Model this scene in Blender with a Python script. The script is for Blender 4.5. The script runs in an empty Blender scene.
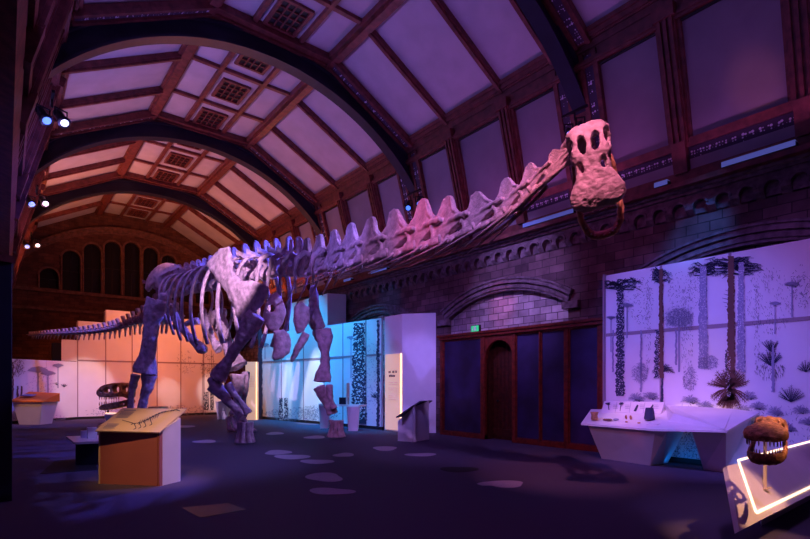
import bpy, bmesh, math, random
from mathutils import Vector as V, Matrix, noise
random.seed(7)
sc = bpy.context.scene
COL = sc.collection
# ------------------------------------------------------------------ camera
F, CX, HY, EYE = 500.0, 405.0, 385.0, 1.55
TH = math.atan2(400, F); c_, s_ = math.cos(TH), math.sin(TH)
cam = bpy.data.cameras.new('camera'); co = bpy.data.objects.new('camera', cam); COL.objects.link(co)
co.location = (0, 0, EYE); co.rotation_euler = (math.pi/2, 0, -(math.pi/2 - math.atan2(c_, s_)))
cam.sensor_width = 36; cam.lens = F*36/810; cam.shift_y = (HY-269.5)/810; cam.clip_start = 0.05
sc.camera = co

# measuring helpers: where a sight line of the photograph meets a real plane of the hall
def pz(px, py, Z):
    X = (px-CX)/F*Z
    return V((X*c_+Z*s_, Z*c_-X*s_, (HY-py)/F*Z+EYE))
def ray(px, py):
    return pz(px, py, 1.0)-V((0, 0, EYE))
def onz(px, py, z=0.0):
    d = ray(px, py); return V((0, 0, EYE))+d*((z-EYE)/d.z)
def onx(px, py, x):
    d = ray(px, py); return V((0, 0, EYE))+d*(x/d.x)
def ony(px, py, y):
    d = ray(px, py); return V((0, 0, EYE))+d*(y/d.y)
def onpl(px, py, p0, n):
    d = ray(px, py); o = V((0, 0, EYE)); return o+d*((p0-o).dot(n)/d.dot(n))

# ------------------------------------------------------------------ materials
def mat(name, col, rough=0.6, metal=0.0, var=0.0, scale=8.0, bump=0.0, bscale=30.0, emit=None, es=0.0, col2=None, det=4.0, spec=0.4, alpha=None, trans=0.0):
    m = bpy.data.materials.new(name); m.use_nodes = True
    nt = m.node_tree; b = nt.nodes['Principled BSDF']
    b.inputs['Roughness'].default_value = rough; b.inputs['Metallic'].default_value = metal
    b.inputs['Specular IOR Level'].default_value = spec
    b.inputs['Base Color'].default_value = (*col, 1)
    if trans: b.inputs['Transmission Weight'].default_value = trans
    tc = None
    if var or col2 or bump:
        tc = nt.nodes.new('ShaderNodeTexCoord')
    if var or col2:
        n = nt.nodes.new('ShaderNodeTexNoise'); n.inputs['Scale'].default_value = scale; n.inputs['Detail'].default_value = det
        nt.links.new(tc.outputs['Object'], n.inputs['Vector'])
        r = nt.nodes.new('ShaderNodeValToRGB')
        r.color_ramp.elements[0].position = 0.35; r.color_ramp.elements[1].position = 0.65
        a = col2 if col2 else tuple(x*(1-var) for x in col)
        r.color_ramp.elements[0].color = (*a, 1); r.color_ramp.elements[1].color = (*[min(1, x*(1+(0 if col2 else var))) for x in col], 1)
        nt.links.new(n.outputs['Fac'], r.inputs['Fac']); nt.links.new(r.outputs['Color'], b.inputs['Base Color'])
    if bump:
        n = nt.nodes.new('ShaderNodeTexNoise'); n.inputs['Scale'].default_value = bscale; n.inputs['Detail'].default_value = 5
        nt.links.new(tc.outputs['Object'], n.inputs['Vector'])
        bp = nt.nodes.new('ShaderNodeBump'); bp.inputs['Strength'].default_value = bump; bp.inputs['Distance'].default_value = 0.02
        nt.links.new(n.outputs['Fac'], bp.inputs['Height']); nt.links.new(bp.outputs['Normal'], b.inputs['Normal'])
    if emit:
        b.inputs['Emission Color'].default_value = (*emit, 1); b.inputs['Emission Strength'].default_value = es
    return m
def brick_mat(name, axes, c1, c2, mortar, bw, bh, ms=0.012, rough=0.85):
    m = bpy.data.materials.new(name); m.use_nodes = True; nt = m.node_tree; b = nt.nodes['Principled BSDF']
    b.inputs['Roughness'].default_value = rough; b.inputs['Specular IOR Level'].default_value = 0.25
    tc = nt.nodes.new('ShaderNodeTexCoord'); sp = nt.nodes.new('ShaderNodeSeparateXYZ'); cb = nt.nodes.new('ShaderNodeCombineXYZ')
    nt.links.new(tc.outputs['Object'], sp.inputs[0])
    nt.links.new(sp.outputs[axes[0]], cb.inputs[0]); nt.links.new(sp.outputs[axes[1]], cb.inputs[1])
    br = nt.nodes.new('ShaderNodeTexBrick'); br.inputs['Scale'].default_value = 1
    br.inputs['Brick Width'].default_value = bw; br.inputs['Row Height'].default_value = bh
    br.inputs['Mortar Size'].default_value = ms; br.inputs['Mortar Smooth'].default_value = 0.3
    br.inputs['Color1'].default_value = (*c1, 1); br.inputs['Color2'].default_value = (*c2, 1); br.inputs['Mortar'].default_value = (*mortar, 1)
    br.inputs['Bias'].default_value = 0.0; br.offset = 0.5
    nt.links.new(cb.outputs[0], br.inputs['Vector'])
    n = nt.nodes.new('ShaderNodeTexNoise'); n.inputs['Scale'].default_value = 3; n.inputs['Detail'].default_value = 6
    nt.links.new(tc.outputs['Object'], n.inputs['Vector'])
    mx = nt.nodes.new('ShaderNodeMix'); mx.data_type = 'RGBA'; mx.blend_type = 'MULTIPLY'; mx.inputs['Factor'].default_value = 0.7
    mr = nt.nodes.new('ShaderNodeMapRange'); mr.inputs['From Min'].default_value = .3; mr.inputs['From Max'].default_value = .7; mr.inputs['To Min'].default_value = .45; mr.inputs['To Max'].default_value = 1.2
    nt.links.new(n.outputs['Fac'], mr.inputs['Value'])
    nt.links.new(br.outputs['Color'], mx.inputs[6]); nt.links.new(mr.outputs['Result'], mx.inputs[7])
    nt.links.new(mx.outputs[2], b.inputs['Base Color'])
    bp = nt.nodes.new('ShaderNodeBump'); bp.inputs['Strength'].default_value = 0.8; bp.inputs['Distance'].default_value = 0.02; bp.invert = True
    nt.links.new(br.outputs['Fac'], bp.inputs['Height']); nt.links.new(bp.outputs['Normal'], b.inputs['Normal'])
    return m
def star_mat(name, base, spot, scale):
    m = bpy.data.materials.new(name); m.use_nodes = True; nt = m.node_tree; b = nt.nodes['Principled BSDF']
    b.inputs['Roughness'].default_value = .6
    tc = nt.nodes.new('ShaderNodeTexCoord'); vo = nt.nodes.new('ShaderNodeTexVoronoi'); vo.inputs['Scale'].default_value = scale; vo.inputs['Randomness'].default_value = 0.15
    vo2 = nt.nodes.new('ShaderNodeTexVoronoi'); vo2.inputs['Scale'].default_value = scale*2.6; vo2.inputs['Randomness'].default_value = 0.3
    mi = nt.nodes.new('ShaderNodeMath'); mi.operation = 'ADD'
    r = nt.nodes.new('ShaderNodeValToRGB'); r.color_ramp.elements[0].position = .64; r.color_ramp.elements[1].position = .72
    r.color_ramp.elements[0].color = (*spot, 1); r.color_ramp.elements[1].color = (*base, 1)
    nt.links.new(tc.outputs['Object'], vo.inputs['Vector']); nt.links.new(tc.outputs['Object'], vo2.inputs['Vector'])
    nt.links.new(vo.outputs['Distance'], mi.inputs[0]); nt.links.new(vo2.outputs['Distance'], mi.inputs[1])
    nt.links.new(mi.outputs[0], r.inputs['Fac']); nt.links.new(r.outputs['Color'], b.inputs['Base Color'])
    return m
M = {}
M['plaster'] = mat('plaster', (.46, .42, .48), .9, var=.06, scale=2)
M['canvas'] = mat('canvas', (.30, .26, .31), .95, var=.08, scale=1.5)
M['wood'] = mat('carved_wood', (.15, .040, .036), .45, var=.35, scale=6, bump=.25, bscale=40)
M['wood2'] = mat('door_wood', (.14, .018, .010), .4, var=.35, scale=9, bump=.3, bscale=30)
M['steel'] = mat('painted_steel', (.022, .022, .045), .4, metal=.2, var=.15, scale=3)
M['star'] = star_mat('star_frieze', (.05, .03, .07), (.75, .72, .85), 7.0)
M['stone'] = brick_mat('stone_blocks', ('Y', 'Z'), (.23, .14, .15), (.10, .06, .07), (.06, .045, .05), .44, .20, ms=.008)
M['stonel'] = brick_mat('pale_stone_blocks', ('Y', 'Z'), (.62, .52, .54), (.26, .20, .24), (.09, .07, .08), .36, .19, ms=.009)
M['mould'] = mat('carved_stone', (.17, .12, .14), .85, var=.4, scale=7, bump=.5, bscale=25)
M['brick'] = brick_mat('end_wall_brick', ('X', 'Z'), (.17, .065, .045), (.10, .04, .03), (.06, .028, .022), .42, .16, ms=.007)
M['brickm'] = mat('end_wall_moulding', (.16, .07, .05), .8, var=.3, scale=6)
M['dark'] = mat('dark_recess', (.012, .010, .012), .5)
M['glassd'] = mat('dark_glass', (.012, .009, .012), .5, spec=.15)
M['black'] = mat('black_metal', (.02, .02, .025), .35, metal=.6)
M['white'] = mat('white_laminate', (.80, .78, .80), .45, var=.03, scale=3)
M['board'] = mat('display_board', (.84, .83, .86), .7, var=.02, scale=2)
M['barb'] = mat('board_joint', (.34, .26, .30), .6)
M['ink'] = mat('printed_ink', (.045, .05, .10), .8)
M['ink2'] = mat('printed_ink_pale', (.33, .33, .46), .8)
M['ink3'] = mat('printed_ink_brown', (.16, .075, .06), .8)
M['bluep'] = mat('blue_panel', (.026, .017, .075), .5, var=.4, scale=1.3)
M['bone'] = mat('fossil_bone', (.50, .36, .36), .6, var=.30, scale=7, bump=.6, bscale=22, det=8)
M['bone2'] = mat('fossil_bone_brown', (.55, .27, .13), .5, var=.4, scale=11, bump=.5, bscale=30, det=8)
M['tooth'] = mat('fossil_tooth', (.55, .36, .25), .4)
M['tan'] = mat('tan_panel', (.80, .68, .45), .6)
M['litp'] = mat('emissive_panel', (.8, .6, .45), .6, emit=(1, .50, .28), es=.5)  # even emission stands in for warm light from the panel's edge
M['redlit'] = mat('red_lit_panel', (.42, .15, .16), .6, var=.03, scale=3)  # colour carries the redder light falling on the desk front
M['wood_shade'] = mat('shaded_door_wood', (.05, .009, .005), .45, var=.4, scale=9, bump=.3)  # door wood darkened to paint in the shade of the deep doorway
M['clear'] = mat('clear_acrylic', (.9, .9, .95), .05, trans=.95)
M['led'] = mat('led_strip', (1, .9, .8), .5, emit=(1, .60, .34), es=3.2)
M['ledp'] = mat('lit_panel_edge', (1, .9, .7), .5, emit=(1, .55, .2), es=2.5)
M['blue_led'] = mat('blue_strip', (.1, .2, .4), .5, emit=(.20, .22, .9), es=.26)
M['lensw'] = mat('lamp_lens_white', (1, 1, 1), .3, emit=(.7, .75, 1), es=1.3)
M['lensb'] = mat('lamp_lens_blue', (.2, .4, 1), .3, emit=(.05, .2, 1), es=1.2)
M['green'] = mat('exit_green', (.02, .3, .12), .5, emit=(.03, .55, .2), es=.9)
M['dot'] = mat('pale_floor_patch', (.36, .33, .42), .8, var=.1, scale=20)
M['dotd'] = mat('dark_floor_patch', (.008, .008, .012), .8)
# speckled carpet
m = mat('carpet', (.10, .085, .15), .85, bump=.3, bscale=150, col2=(.045, .038, .07), scale=90, spec=.3); M['carpet'] = m

# ------------------------------------------------------------------ mesh builder
class MB:
    def __init__(s): s.v = []; s.f = []; s.m = []; s.cur = 0
    def quad(s, a, b, c, d):
        i = len(s.v); s.v += [V(a), V(b), V(c), V(d)]; s.f.append((i, i+1, i+2, i+3)); s.m.append(s.cur); return s
    def hexa(s, p):     # 8 points, bottom 4 then top 4
        i = len(s.v); s.v += [V(q) for q in p]
        for q in ((3, 2, 1, 0), (4, 5, 6, 7), (0, 1, 5, 4), (1, 2, 6, 5), (2, 3, 7, 6), (3, 0, 4, 7)):
            s.f.append(tuple(i+k for k in q)); s.m.append(s.cur)
        return s
    def box(s, x0, x1, y0, y1, z0, z1):
        return s.hexa([(x0, y0, z0), (x1, y0, z0), (x1, y1, z0), (x0, y1, z0), (x0, y0, z1), (x1, y0, z1), (x1, y1, z1), (x0, y1, z1)])
    def bar(s, a, b, w, h, up=(0, 0, 1)):     # rectangular bar centred on the line a-b
        a = V(a); b = V(b); t = (b-a).normalized(); u = V(up); u = (u-t*u.dot(t)).normalized(); r = t.cross(u)
        return s.hexa([a-r*w/2-u*h/2, a+r*w/2-u*h/2, b+r*w/2-u*h/2, b-r*w/2-u*h/2, a-r*w/2+u*h/2, a+r*w/2+u*h/2, b+r*w/2+u*h/2, b-r*w/2+u*h/2])
    def prism(s, pts, ext):       # planar outline (3D points) extruded by a vector
        n = len(pts); i = len(s.v); e = V(ext); s.v += [V(p) for p in pts]+[V(p)+e for p in pts]
        s.f.append(tuple(range(i+n-1, i-1, -1))); s.m.append(s.cur)
        s.f.append(tuple(range(i+n, i+2*n))); s.m.append(s.cur)
        for k in range(n):
            l = (k+1) % n; s.f.append((i+k, i+l, i+n+l, i+n+k)); s.m.append(s.cur)
        return s
    def loft(s, rings, closed=True, caps=True):
        i = len(s.v); n = len(rings[0])
        for r in rings: s.v += [V(p) for p in r]
        for a in range(len(rings)-1):
            for k in range(n if closed else n-1):
                l = (k+1) % n
                s.f.append((i+a*n+k, i+a*n+l, i+(a+1)*n+l, i+(a+1)*n+k)); s.m.append(s.cur)
        if caps and closed:
            s.f.append(tuple(range(i+n-1, i-1, -1))); s.m.append(s.cur)
            j = i+(len(rings)-1)*n; s.f.append(tuple(range(j, j+n))); s.m.append(s.cur)
        return s
    def tube(s, pts, rad, seg=10, flat=None, side=None):   # rad: number(s); flat: second radius list along the other axis
        pts = [V(p) for p in pts]; n = len(pts)
        if not isinstance(rad, (list, tuple)): rad = [rad]*n
        rings = []; pr = None
        for k, p in enumerate(pts):
            t = (pts[min(k+1, n-1)]-pts[max(k-1, 0)]).normalized()
            if pr is None:
                ref = V(side) if side else (V((0, 0, 1)) if abs(t.z) < .9 else V((1, 0, 0)))
                pr = (ref-t*ref.dot(t)).normalized()
            else: pr = (pr-t*pr.dot(t)).normalized()
            q = t.cross(pr); r1 = rad[k]; r2 = flat[k] if flat else r1
            rings.append([p+pr*math.cos(a)*r1+q*math.sin(a)*r2 for a in [2*math.pi*j/seg for j in range(seg)]])
        return s.loft(rings)
    def ball(s, c, r, seg=12, rn=8):
        if not isinstance(r, (tuple, list)): r = (r, r, r)
        c = V(c); rings = []
        for a in range(1, rn):
            ph = math.pi*a/rn
            rings.append([c+V((r[0]*math.sin(ph)*math.cos(t), r[1]*math.sin(ph)*math.sin(t), -r[2]*math.cos(ph))) for t in [2*math.pi*j/seg for j in range(seg)]])
        return s.loft(rings)
    def mesh(s, name, off=V((0, 0, 0)), smooth=False, mats=()):
        me = bpy.data.meshes.new(name); me.from_pydata([tuple(p-off) for p in s.v], [], s.f)
        for m in mats: me.materials.append(M[m] if isinstance(m, str) else m)
        if mats: me.polygons.foreach_set('material_index', s.m)
        bm = bmesh.new(); bm.from_mesh(me); bmesh.ops.recalc_face_normals(bm, faces=bm.faces); bm.to_mesh(me); bm.free()
        if smooth: me.shade_smooth()
        me.update(); return me
    def obj(s, name, mats, parent=None, smooth=False, bevel=0.0, origin=None):
        if not isinstance(mats, (tuple, list)): mats = (mats,)
        if parent is not None: off = wloc(parent)+(V(origin) if origin else V())
        elif origin is not None: off = V(origin)
        else: off = V()
        me = s.mesh(name, off, smooth, mats)
        o = bpy.data.objects.new(name, me); COL.objects.link(o)
        if parent is not None: o.parent = parent; o.location = V(origin) if origin else V()
        else: o.location = off
        if bevel:
            b = o.modifiers.new('bevel', 'BEVEL'); b.width = bevel; b.segments = 2; b.limit_method = 'ANGLE'
        return o
def wloc(o):
    l = V(o.location)
    while o.parent: o = o.parent; l += o.location
    return l
def thing(name, label, cat, loc, group=None):
    o = bpy.data.objects.new(name, None); COL.objects.link(o); o.location = loc; o.empty_display_size = .1
    return tag(o, label, cat, group)
def tag(o, label, cat, group=None):
    o['label'] = label; o['category'] = cat
    if group: o['group'] = group
    return o
def struct(o): o['kind'] = 'structure'; return o
TR = [0]
def trim(mb, mats, smooth=False, bevel=0.0):
    TR[0] += 1; return struct(mb.obj('trim_%d' % TR[0], mats, smooth=smooth, bevel=bevel))
def dup(o, parent=None):
    c = o.copy(); COL.objects.link(c); c.parent = parent
    for ch in [x for x in bpy.data.objects if x.parent == o]: dup(ch, c)
    return c
def organic(mb, vox, it=4, amp=0.0, ns=6.0, cut=None, fac=.5):
    """union of the builder's solids, voxel-remeshed and smoothed into one bone surface"""
    me = mb.mesh('tmp'); o = bpy.data.objects.new('tmp', me); COL.objects.link(o)
    r = o.modifiers.new('r', 'REMESH'); r.mode = 'VOXEL'; r.voxel_size = vox
    co2 = None
    if cut:
        cm = cut.mesh('cut'); co2 = bpy.data.objects.new('cut', cm); COL.objects.link(co2)
        b = o.modifiers.new('b', 'BOOLEAN'); b.operation = 'DIFFERENCE'; b.solver = 'EXACT'; b.use_self = True; b.object = co2
        r2 = o.modifiers.new('r2', 'REMESH'); r2.mode = 'VOXEL'; r2.voxel_size = vox
    sm = o.modifiers.new('s', 'SMOOTH'); sm.iterations = it; sm.factor = fac
    dg = bpy.context.evaluated_depsgraph_get()
    out = bpy.data.meshes.new_from_object(o.evaluated_get(dg))
    bpy.data.objects.remove(o)
    if co2: bpy.data.objects.remove(co2)
    if amp:
        nn = [v.normal.copy() for v in out.vertices]
        for v, n in zip(out.vertices, nn):
            v.co += n*amp*(noise.noise(v.co*ns)+.5*noise.noise(v.co*ns*2.7))
    out.shade_smooth(); return out
def put(me, name, m, parent, matrix=None):
    if not me.materials: me.materials.append(M[m])
    o = bpy.data.objects.new(name, me); COL.objects.link(o); o.parent = parent
    if matrix is not None: o.matrix_basis = Matrix.Translation(-wloc(parent)) @ matrix
    else: o.location = -wloc(parent)
    return o
def arc(cy, cz, r, a0, a1, n):
    return [(cy+r*math.sin(a), cz+r*math.cos(a)) for a in [a0+(a1-a0)*k/n for k in range(n+1)]]

# ------------------------------------------------------------------ hall dimensions (metres)
CW = 5.4                      # centre line x
XW, XL = 10.9, -0.35          # inner faces of the long walls
U0, U1 = -3.4, 30.1
BAY = 5.95; ARCH = [6.34+BAY*k for k in range(4)]
HR, HA = 9.0+EYE, 7.5+EYE     # flat ceiling, eaves beam
XA = 4.44                     # half width at the eaves beam
def mir(x, sd): return CW+sd*x

# floor
struct(MB().box(-1.2, 12.2, U0-.3, U1+.4, -.2, 0).obj('floor', 'carpet'))
# ceiling: flat strip and two slopes
mb = MB(); mb.box(CW-1.7, CW+1.7, U0, U1, HR, HR+.08)
for sd in (-1, 1):
    a = V((mir(1.62, sd), U0, HR)); b = V((mir(XA, sd), U0, HA)); L = V((0, U1-U0, 0))
    mb.hexa([a, b, b+L, a+L, a+V((0, 0, .1)), b+V((0, 0, .1)), b+L+V((0, 0, .1)), a+L+V((0, 0, .1))])
struct(mb.obj('ceiling', 'plaster'))
# canvas upright band
for sd, nm in ((1, 'wall_right_upper'), (-1, 'wall_left_upper')):
    a = V((mir(4.52, sd), U0, HA)); b = V((mir(5.28, sd), U0, 4.3+EYE)); L = V((0, U1-U0, 0)); e = V((.12*sd, 0, 0))
    mb = MB().hexa([b, b+e, b+e+L, b+L, a, a+e, a+e+L, a+L])
    struct(mb.obj(nm, 'canvas'))
def cant(k, sd, off=0.0):    # point on the upright band: k 0 top .. 1 bottom, off = into the room
    p = V((CW+sd*(4.45+.76*k), 0, HA-2.7*k)); n = V((-sd*2.7, 0, -.76)).normalized()
    return p+n*off
def slope(k, sd, off=0.0):
    p = V((CW+sd*(1.62+(XA-1.62)*k), 0, HR+(HA-HR)*k)); n = V((-sd*(HR-HA), 0, -(XA-1.62))).normalized()
    return p+n*off
Y = lambda p, y: V((p.x, y, p.z))
# longitudinal timbers
for sd in (1, -1):
    # upper purlin, moulded in two steps
    p = slope(0, sd)
    trim(MB().box(min(p.x-.17, p.x+.17), p.x+.17, U0, U1, p.z-.16, p.z+.04).box(p.x-.10, p.x+.10, U0, U1, p.z-.24, p.z-.14), 'wood')
    # eaves beam: stack of boards between slope foot and upright band
    for (k0, k1, o0, o1) in ((-.045, -.015, .0, .24), (-.015, .02, 0, .19), (.02, .035, 0, .14), (.035, .085, .0, .10), (.085, .145, .0, .07), (.145, .165, .0, .12), (.165, .185, 0, .17), (.185, .205, .0, .13)):
        q = [Y(cant(k0, sd, o1), U0), Y(cant(k0, sd, -.05), U0), Y(cant(k1, sd, -.05), U0), Y(cant(k1, sd, o1), U0)]
        trim(MB().prism(q, (0, U1-U0, 0)), 'wood')
    # beam below the canvas, frieze, and bottom beam
    q = [Y(cant(.97, sd, .13), U0), Y(cant(.97, sd, -.05), U0), Y(cant(1.03, sd, -.05), U0), Y(cant(1.03, sd, .13), U0)]
    trim(MB().prism(q, (0, U1-U0, 0)), 'wood')
    q = [Y(cant(1.03, sd, .06), U0), Y(cant(1.03, sd, -.1), U0), Y(cant(1.18, sd, -.1), U0), Y(cant(1.18, sd, .06), U0)]
    trim(MB().prism(q, (0, U1-U0, 0)), 'star')
    q = [Y(cant(1.18, sd, .15), U0), Y(cant(1.18, sd, -.1), U0), Y(cant(1.31, sd, -.1), U0), Y(cant(1.31, sd, .15), U0)]
    trim(MB().prism(q, (0, U1-U0, 0)), 'wood')
# dark strip for the shaded slot above each blind lies on the upright band
bays = [ARCH[0]-BAY*1.0-BAY] + [ARCH[0]-BAY] + ARCH + [U1]
for bi in range(len(bays)-1):
    y0, y1 = bays[bi], bays[bi+1]; y0c = max(y0, U0)
    for sd in (1, -1):
        if sd == -1 and y1 < 3: continue
        # slope rafters
        for j in (1, 2):
            y = y0+(y1-y0)*j/3
            if y < U0: continue
            a, b = slope(.04, sd, .06), slope(1, sd, .06)
            n = V((-sd*(HR-HA), 0, -(XA-1.62))).normalized()
            mb = MB().bar(Y(a, y), Y(b, y), .16, .14, n).bar(Y(slope(.04, sd, .15), y), Y(slope(1, sd, .15), y), .09, .07, n)
            trim(mb, 'wood')
        # posts of the upright band: fluted
        for j in (1, 2):
            y = y0+(y1-y0)*j/3
            if y < U0: continue
            n = V((-sd*2.7, 0, -.76)).normalized(); mb = MB()
            mb.bar(Y(cant(.17, sd, .07), y), Y(cant(1.0, sd, .07), y), .34, .16, n)
            for q in (-.11, 0, .11): mb.bar(Y(cant(.17, sd, .17), y+q), Y(cant(1.0, sd, .17), y+q), .06, .08, n)
            mb.bar(Y(cant(.10, sd, .16), y), Y(cant(.18, sd, .16), y), .40, .2, n)
            mb.bar(Y(cant(.98, sd, .14), y), Y(cant(1.19, sd, .14), y), .26, .18, n)
            trim(mb, 'wood')
        # thin dark strip standing in for the shaded gap above the blinds, side frames
        mb = MB()
        n = V((-sd*2.7, 0, -.76)).normalized()
        for j in range(3):
            ya, yb = y0+(y1-y0)*j/3+.2, y0+(y1-y0)*(j+1)/3-.2
            if ya < U0: continue
            mb.cur = 0; mb.bar(Y(cant(.215, sd, .0), ya), Y(cant(.215, sd, .0), yb), .03, .08, n)
            mb.cur = 1
            for yy in (ya, yb): mb.bar(Y(cant(.17, sd, .03), yy), Y(cant(1.0, sd, .03), yy), .06, .08, n)
        if mb.v: trim(mb, ('dark', 'wood'))
    # flat strip lattice
    if y1 < 3: continue
    mb = MB()
    for x in (CW-.62, CW+.62): mb.box(x-.055, x+.055, y0c, y1, HR-.10, HR)
    for j in range(1, 3):
        y = y0+(y1-y0)*j/3; mb.box(CW-1.6, CW+1.6, y-.06, y+.06, HR-.09, HR)
    trim(mb, 'wood')
# vent grilles
vfirst = None
for bi in range(1, 6):
    y0, y1 = bays[bi], bays[bi+1]
    for j in range(3):
        y = y0+(y1-y0)*(j+.5)/3
        if y < 5 : continue
        if vfirst is None:
            vfirst = thing('ceiling_vent', 'dark timber vent grille in a pale cell of the flat ceiling strip', 'ceiling vent', (CW, y, HR-.0), 'vent grilles along the flat ceiling strip')
            mb = MB().box(CW-.42, CW+.42, y-.55, y-.47, HR-.07, HR).box(CW-.42, CW+.42, y+.47, y+.55, HR-.07, HR)
            mb.box(CW-.42, CW-.34, y-.47, y+.47, HR-.07, HR).box(CW+.34, CW+.42, y-.47, y+.47, HR-.07, HR)
            mb.obj('frame', 'wood', vfirst)
            MB().box(CW-.34, CW+.34, y-.47, y+.47, HR-.012, HR-.002).obj('backing', 'dark', vfirst)
            mb = MB()
            for q in range(1, 4): mb.box(CW-.34, CW+.34, y-.47+.94*q/4-.015, y-.47+.94*q/4+.015, HR-.055, HR-.012)
            for q in range(1, 4): mb.box(CW-.34+.68*q/4-.012, CW-.34+.68*q/4+.012, y-.47, y+.47, HR-.06, HR-.012)
            mb.obj('lattice', 'wood', vfirst)
            vs = [vfirst]
        else:
            d = dup(vfirst); d.location = (CW, y, HR); vs.append(d)
# steel arches and principal rafters
def archring(y0, y1, r0, r1, a=math.radians(60), n=60):
    mb = MB(); rings = []
    for k in range(n+1):
        t = -a+2*a*k/n; sn, cs = math.sin(t), math.cos(t)
        rings.append([(CW+r0*sn, y0, 2.25+EYE+r0*cs), (CW+r0*sn, y1, 2.25+EYE+r0*cs), (CW+r1*sn, y1, 2.25+EYE+r1*cs), (CW+r1*sn, y0, 2.25+EYE+r1*cs)])
    mb.loft(rings)
    return mb
for y in ARCH:
    mb = archring(y-.17, y+.17, 6.15, 6.20)          # soffit flange
    for q in (archring(y-.03, y+.03, 6.19, 6.62), archring(y-.13, y+.13, 6.60, 6.65)):
        i = len(mb.v); mb.v += q.v; mb.f += [tuple(a+i for a in f) for f in q.f]; mb.m += q.m
    o = trim(mb, 'steel')
    for sd in (1, -1):        # principal rafter with carved strip, and its pilaster on the upright band
        n = V((-sd*(HR-HA), 0, -(XA-1.62))).normalized(); mb = MB()
        mb.bar(Y(slope(0, sd, .1), y), Y(slope(1.0, sd, .1), y), .95, .14, n)
        for q in (-.45, .45, -.16, .16): mb.bar(Y(slope(0, sd, .2), y+q), Y(slope(1.0, sd, .2), y+q), .09, .08, n)
        mb.cur = 1
        for q in (-.31, .31): mb.bar(Y(slope(0.03, sd, .175), y+q), Y(slope(.98, sd, .175), y+q), .2, .03, n)
        trim(mb, ('wood', 'star'))
        n = V((-sd*2.7, 0, -.76)).normalized(); mb = MB()
        mb.bar(Y(cant(.05, sd, .03), y), Y(cant(1.2, sd, .03), y), 1.1, .08, n)
        for q in (-.5, .5, -.2, .2): mb.bar(Y(cant(.1, sd, .09), y+q), Y(cant(1.16, sd, .09), y+q), .1, .06, n)
        mb.cur = 1
        for q in (-.35, .35): mb.bar(Y(cant(.12, sd, .075), y+q), Y(cant(1.15, sd, .075), y+q), .2, .02, n)
        trim(mb, ('wood', 'star'))
        # infill timber between arch and roof
    mb = MB().box(CW-1.6, CW+1.6, y-.42, y+.42, HR-.14, HR)
    for q in (-.4, .4, -.14, .14): mb.box(CW-1.6, CW+1.6, y+q-.05, y+q+.05, HR-.2, HR-.13)
    trim(mb, 'wood')
    # brackets between arch and timber
# ------------------------------------------------------------------ right stone wall with segmental recesses
ZC = 4.02+EYE                 # wall head under the timber
RZ = 2.97+EYE; RS = 2.33+EYE
bc = [ARCH[0]-BAY/2+BAY*k for k in range(-1, 5)]
hs = 2.34; rise = RZ-RS; RR = (hs*hs+rise*rise)/(2*rise); A0 = math.asin(hs/RR); RO = RR; zc0 = RZ-RR; RR = RO-.34; RZ = zc0+RR; hs = RR*math.sin(A0); RS = zc0+RR*math.cos(A0)
mb = MB()
for c in bc:
    y0, y1 = c-BAY/2, min(c+BAY/2, U1)
    if y0 < U0: y0 = U0
    top = 3.45+EYE
    ap = arc(c, RZ-RR, RR, -A0, A0, 16)
    outl = [(y0, 0), (c-hs, 0)]+ap+[(c+hs, 0), (y1, 0), (y1, top), (y0, top)]
    # split into convex-ish pieces for clean faces
    mb.box(XW, XW+.28, y0, c-hs, 0, top); mb.box(XW, XW+.28, c+hs, y1, 0, top)
    for k in range(16):
        (ya, za), (yb, zb) = ap[k], ap[k+1]
        mb.hexa([(XW, ya, za), (XW+.28, ya, za), (XW+.28, yb, zb), (XW, yb, zb), (XW, ya, top), (XW+.28, ya, top), (XW+.28, yb, top), (XW, yb, top)])
struct(mb.obj('wall_right', 'stone'))
struct(MB().box(XW+.16, XW+.5, U0, U1, 0, 3.6+EYE).obj('wall_right_recess', 'stonel'))
# archivolts
for c in bc:
    if c < -1: continue
    mb = MB()
    for (r0, r1, d) in ((RR, RR+.06, .03), (RR+.06, RR+.15, .07), (RR+.15, RR+.19, .04), (RR+.19, RR+.30, .11), (RR+.30, RR+.35, .15)):
        rings = []
        for k in range(29):
            t = -A0+2*A0*k/28; s, q = math.sin(t), math.cos(t); zc = RZ-RR
            rings.append([(XW-d, c+r0*s, zc+r0*q), (XW+.04, c+r0*s, zc+r0*q), (XW+.04, c+r1*s, zc+r1*q), (XW-d, c+r1*s, zc+r1*q)])
        mb.loft(rings)
    for sg in (-1, 1): mb.box(XW-.14, XW+.04, c+sg*(hs+.12)-.22, c+sg*(hs+.12)+.22, RS-.16, RS+.02)
    trim(mb, 'mould')
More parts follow.
